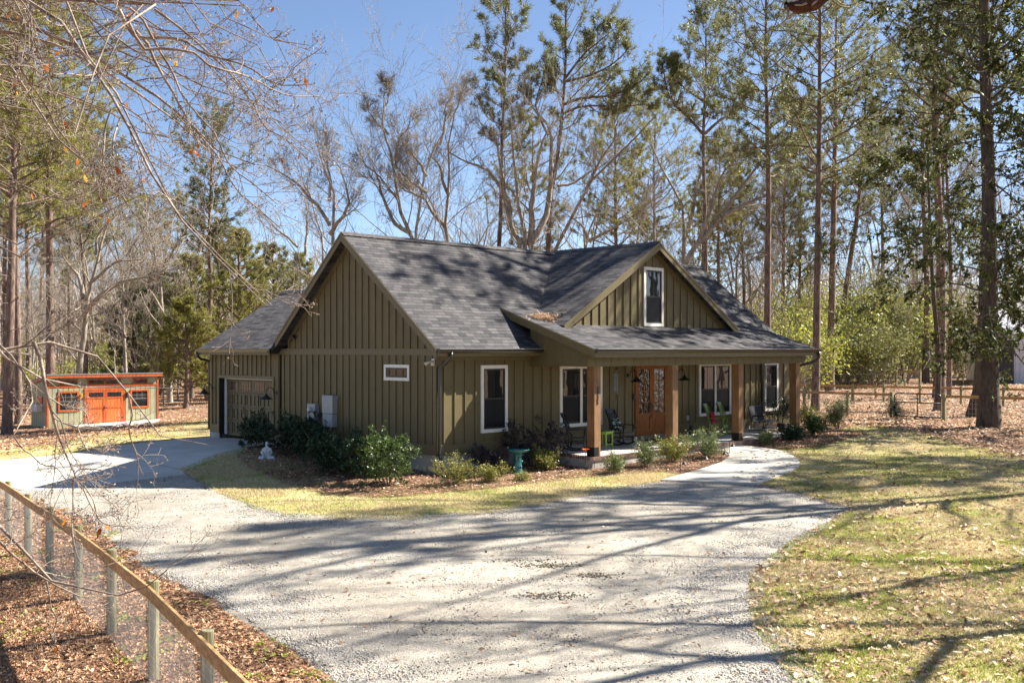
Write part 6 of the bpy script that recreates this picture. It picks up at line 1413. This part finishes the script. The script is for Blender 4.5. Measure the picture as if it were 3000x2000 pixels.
# far woods, one mass: trunks, twigs and olive foliage beyond the last tree that can be told apart
def far_woods(seed, px0, px1, d0, d1, nt, ntw, nlf, hmax):
    g = np.random.default_rng(seed); px = g.uniform(px0, px1, nt); dp = g.uniform(d0, d1, nt)
    r = (px-CX)/F_PX*dp; bx = CAM[0]+S2*(dp+r); by = CAM[1]+S2*(dp-r); b = np.stack([bx, by, gz(bx, by)-.2], 1)
    P = chain_points(g, b, np.stack([g.normal(0,.05,nt), g.normal(0,.05,nt), np.ones(nt)],1), g.uniform(.55,1,nt)*hmax, 6, .2, .05); R = g.uniform(.06,.2,nt)[:,None]*np.linspace(1,.3,6)[None]
    A, AR = spawn(g, P, R, 14, .2, 1, 45, .3, 5, .3, .14, .5, .4, rmin=.03)
    B, BR = spawn(g, A, AR, ntw, .15, 1, 42, .5, 3, .3, .15, .6, .5, rmin=.025)
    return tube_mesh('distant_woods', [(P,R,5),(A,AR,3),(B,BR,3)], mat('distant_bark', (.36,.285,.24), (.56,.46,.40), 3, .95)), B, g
me, B, g = far_woods(200, -250, 900, 105, 180, 240, 8, 0, 15); dw = tag(link('distant_woods', me), kind='stuff')
i = g.integers(0, len(B), 3000); link('distant_foliage', needles_mesh('distant_foliage', g, B[i][:,1]*[1,1,.8], np.tile([0,0,1.], (3000,1)), 4, .55, .16, NEED2), dw)
me, B, g = far_woods(201, 2150, 3300, 118, 190, 170, 6, 0, 16); dw = tag(link('distant_woods', me), kind='stuff')
i = g.integers(0, len(B), 9000); link('distant_foliage', needles_mesh('distant_foliage', g, B[i][:,1]*[1,1,.8], np.tile([0,0,1.], (9000,1)), 4, .55, .16, NEED2), dw)
me, B, g = far_woods(202, 850, 2200, 120, 180, 150, 5, 0, 13); dw = tag(link('distant_woods', me), kind='stuff')

FL = free_bare(66, 24, .3, 6, .34, dens=.45, fine=False, twig=.014)
FS = [pine_meshes(74+i, [(0,0,0),(.2,-.1,9),(-.2,.3,18),(.1,.2,27)], .2, [(.58,2.4),(.75,3.6),(.9,3.0),(1,1.2)], 17, need=NEED, tufts=.7, dead=14) for i in (0, 1)]
# ---------------- unseen trees at the right, invented so their shadows cross lawn, drive and roof
for i, (x, y, me, sc) in enumerate(((23,-18,FL,1.0), (15,-15.4,FL,.95), (9.5,-19.8,FB[0],1.0), (3.5,-20.8,FL,.8), (18.6,-16.7,FS[0],1.1), (26.5,-17.5,FS[0],1.15), (34,-19,FP[2],1.05), (31,-16.5,FB[2],.9), (38,-16,FB[0],1.1))):
    add_tree('pine_tree' if me in FP+FS else 'bare_tree', 'pine beyond the right edge of the photo, seen by its shadow' if me in FP+FS else 'bare tree beyond the right edge of the photo, seen by its shadow', 'trees beyond the right edge that shade the drive', (x, y, gz1(x, y)-.15), me, i*1.3, sc)
for i, (x, y, me, sc) in enumerate(((-42,-30,FP[0],.9), (-36,-44,FB[2],.9), (-28,-48,FP[1],.9), (-16,-50,FB[0],.95), (-4,-48,FP[2],.85), (10,-46,FP[0],.9), (-50,-16,FP[1],.9), (22,-44,FB[2],.9), (-55,-2,FP[2],.9))):  # unseen filler trees behind the camera, added to be mirrored in the glass
    add_tree('pine_tree' if me in FP else 'bare_tree', 'tree across the road behind the photographer, reflected in the panes', 'trees behind the photographer', (x, y, gz1(x, y)-.15), me, i*1.7, sc)

# ---------------- the near bare tree reaching in from the left
FT = empty('overhanging_tree', (*colxy(-1500, 7.0), 0), 0, 'bare tree reaching in from the left, its twigs holding a few orange leaves', 'tree')
fx, fy = colxy(-1500, 7.0); FO = np.array([fx, fy, gz1(fx, fy)-.2]); FT.location = tuple(FO)
NB = [  # (tracing frame, polyline, start radius, distance, pixel of the parent joint)
 (R1,[(0,120),(150,170),(300,210),(450,285),(590,345),(700,410),(820,510),(960,590),(1090,690),(1180,770),(1290,890),(1400,960),(1560,1010)],.030,7.2),
 (R1,[(280,0),(360,110),(430,230),(520,350),(590,450),(680,580),(740,700),(800,800),(850,900),(900,1010),(960,1120),(1030,1240),(1130,1370),(1290,1540),(1450,1700),(1640,1880)],.020,6.4),
 (R1,[(790,0),(740,110),(690,190),(630,270),(580,430),(530,560),(490,690),(460,820)],.017,5.2),
 (R1,[(0,320),(80,430),(150,540),(230,660),(300,770),(390,900),(520,1020),(640,1080),(720,1180),(830,1270),(870,1400)],.018,6.6),
 (R1,[(730,60),(800,200),(860,235),(950,230),(1060,235),(1140,255),(1250,330),(1400,370),(1520,410),(1640,490),(1740,525),(1925,515)],.018,6.0),
 (R1,[(830,190),(900,260),(960,400),(1020,500),(1080,600),(1130,700),(1240,850),(1330,950),(1390,1060),(1450,1170),(1560,1260),(1720,1400)],.016,6.3),
 (R1,[(950,60),(1100,170),(1250,300),(1380,420),(1480,540),(1560,650),(1620,780),(1750,850),(1900,990)],.015,6.8),
 (R1,[(1370,30),(1500,90),(1580,170),(1650,240),(1730,300),(1900,310)],.013,7.0),
 (R1,[(0,480),(200,520),(400,570),(560,640),(700,700),(850,790),(930,830),(1100,850)],.015,7.6),
 (R1,[(740,720),(700,830),(690,930),(700,1050),(720,1130)],.011,6.4),
 (R1,[(0,1520),(200,1520),(260,1450),(420,1410),(540,1380),(700,1260),(850,1200)],.014,7.4),
 (R1,[(0,650),(200,650),(400,720),(600,840),(760,890),(920,970),(1020,1060),(1150,1110)],.013,7.8),
 (R1,[(0,30),(200,60),(420,70),(620,20),(800,10),(1000,60)],.016,7.6), (R1,[(100,0),(180,150),(210,330),(330,560),(380,720),(420,900)],.012,6.8),
 (R1,[(480,0),(640,60),(820,120),(1000,190),(1200,220),(1390,150),(1450,60)],.014,7.2), (R1,[(0,780),(120,800),(280,820),(420,780),(600,820)],.011,8.2),
 (R1,[(0,1130),(150,1130),(340,1230),(520,1180),(700,1080)],.010,8.0), (R1,[(0,230),(160,260),(300,330),(480,350),(700,300),(980,300)],.012,7.9),
 (Z5,[(290,0),(340,120),(370,260),(390,400),(430,540),(480,740),(530,880),(580,1000),(640,1130),(660,1210),(740,1290),(830,1330),(920,1330)],.020,6.0),
 (Z5,[(-200,-60),(60,-10),(330,0),(450,10),(540,60),(640,110),(720,140),(840,130),(900,180),(960,260),(1050,370),(1100,440),(1170,540),(1230,640),(1310,750),(1420,840),(1530,880),(1640,910),(1790,890)],.022,6.2),
 (Z5,[(0,80),(60,150),(150,200),(280,270),(400,340),(520,385),(700,395),(870,375),(1040,375),(1200,405),(1360,420),(1560,405)],.020,6.6),
 (Z5,[(30,60),(160,250),(250,350),(370,430),(300,490),(240,580),(190,670),(120,800)],.016,6.0), (Z5,[(120,820),(200,930),(270,970),(360,1060),(480,1080),(560,1180),(620,1220)],.008,6.0),
 (Z5,[(1100,440),(1140,630),(1110,740),(1130,850),(1170,950),(1190,1050),(1235,1155)],.008,6.2), (Z5,[(670,740),(720,880),(780,960),(870,980)],.006,6.3), (Z5,[(640,1140),(690,1100),(800,1100),(890,1110)],.006,6.0),
 (Z5,[(630,1200),(630,1330),(640,1480)],.009,6.0), (Z5,[(720,1270),(760,1360),(800,1440),(840,1500)],.009,6.0), (Z5,[(420,480),(560,560),(700,580),(760,650)],.008,6.3),
 (Z6,[(-60,420),(70,510),(130,590),(220,690),(290,770),(400,870),(560,890),(700,930),(850,950),(1000,920),(1070,840),(1180,770)],.018,6.3),
 (Z6,[(-60,520),(0,580),(130,700),(250,790),(330,850),(450,900),(560,955),(700,965),(850,950)],.018,6.0), (Z6,[(330,850),(350,960),(360,1030),(400,1120),(370,1210)],.009,6.0),
 (Z6,[(520,110),(515,300),(510,420),(520,560),(560,700),(640,750)],.007,6.1), (Z6,[(600,180),(660,280),(690,400),(760,450),(920,460)],.007,6.1),
 (R1,[(440,-20),(560,180),(700,260),(900,330),(1100,470),(1280,540),(1460,600),(1700,690)],.013,6.9), (R1,[(620,-20),(820,80),(1000,190),(1180,320),(1370,480),(1500,640),(1690,790)],.012,7.3), (R1,[(1100,-20),(1240,90),(1340,190),(1520,250),(1700,360),(1730,540)],.010,6.6)]
gJ = np.random.default_rng(21)
NB += [(f, [(x+a+gJ.normal(0,9), y+b+gJ.normal(0,9)) for x, y in pp_], r*.8, dep+gJ.normal(0,.5)) for f, pp_, r, dep in NB if f is R1 for a, b in [(gJ.normal(0,60), gJ.normal(-30,60))]]
gN = np.random.default_rng(9); n = 16; P_, R_, VL_ = [], [], []
hub = np.array(at(-1150, 300, 7.0)); hub2 = np.array(at(-900, 1150, 6.6))
for k, (f, pp_, r, dep) in enumerate(NB):
    Q = [np.array(p) for p in traced(pp_, dep, f, 300+k, .05, gN.normal(0,.05))]
    VL_.append(sum(np.linalg.norm(b-a) for a, b in zip(Q, Q[1:])))
    edge_x = f(*pp_[0])[0]; edge_y = f(*pp_[0])[1]
    if edge_x < 25 or edge_y < 15:
        h = hub if edge_y < 1050 else hub2; a = Q[0]; Q = [h, h*.55+a*.45+np.array([0,0,.35])] + Q; r0_ = r*1.8
    else: r0_ = r
    P_.append(resample(Q, n)-FO); R_.append(np.linspace(r0_*.62, .0026, n))
VL_ = np.array(VL_); P_ = np.stack(P_); R_ = np.stack(R_)
tp = resample([FO*0, np.array([.1,.1,2.2]), hub2-FO, hub-FO, hub-FO+np.array([.5,.3,2.5])], n)[None]; 
A_, AR_ = spawn(gN, P_, R_, 14, .3, 1, 42, 0, 8, .05, .16, .5, .35, lmin=.12, rmin=.0022, fall=.4, Labs=np.repeat(np.clip(.28*VL_, .08, .55), 14))
kp_ = np.repeat(np.array([f is R1 for f, *_ in NB]), 14) | (gN.uniform(0,1,len(A_)) < .38); A_, AR_ = A_[kp_], AR_[kp_]
B_, BR_ = spawn(gN, A_, AR_, 5, .2, 1, 42, .42, 5, .1, .16, .7, .5, lmin=.05, rmin=.0016)
hi = B_[:,0,2] > (2.5-FO[2]); B2, BR2 = B_[hi], BR_[hi]
C_, CR_ = spawn(gN, B2, BR2, 3, .3, 1, 45, .45, 3, .1, .12, .8, .7, lmin=.03, rmin=.0014)
link('trunk', tube_mesh('trunk', [(tp, (np.linspace(.2,.1,n))[None], 12)], GBARK), FT)
link('branches', tube_mesh('branches', [(P_,R_,7),(A_,AR_,5),(B_,BR_,4),(C_,CR_,3)], FBARK), FT)
# buds at the twig tips
tips = np.concatenate([B_[:,-1], C_[:,-1]]); tips = tips[gN.uniform(0,1,len(tips)) < .6]
link('bud', leaves_at('bud', gN, tips, np.tile([0,0,1.],(len(tips),1)), .016, FBARK, .5), FT)
i = gN.integers(0, len(A_), 60); LC = A_[i, -1]
OL = mat('orange_autumn_leaf', srgb(150,70,20), srgb(216,170,40), rough=.5, island=1, trans=.35, c3=srgb(206,120,28))
link('leaves', leaves_at('leaves', gN, LC, np.tile([0,0,-1.],(len(LC),1)), .062, OL, .42, .9), FT)
# broken limb end hanging at the top edge
p_ = [at(2475,-260,6.0), at(2440,-80,6.0), at(2400,-12,6.0), at(2362,18,6.02), at(2318,20,6.02), at(2302,16,6.0)]
bo = np.array(p_[0]); bl = empty('hanging_limb', tuple(bo), 0, 'broken reddish brown limb end poking down at the top edge, right of centre', 'branch')
Pb = resample(p_, 10)[None]-bo; link('limb', tube_mesh('limb', [(Pb, np.array([[.075,.075,.074,.072,.07,.068,.062,.052,.04,.02]]), 9)], noise_into(mat('reddish_bark', (.035,.014,.009), (.12,.05,.03), 14, .95, 1.0, 40, bdist=.02), 9, .5, 1.2, .9)), bl)
A2_, AR2_ = spawn(gN, Pb, np.full((1,10),.02), 7, .6, 1, 60, .25, 7, .05, .22, .5, .4, rmin=.003); link('twigs', tube_mesh('twigs', [(A2_,AR2_,4)], FBARK), bl)
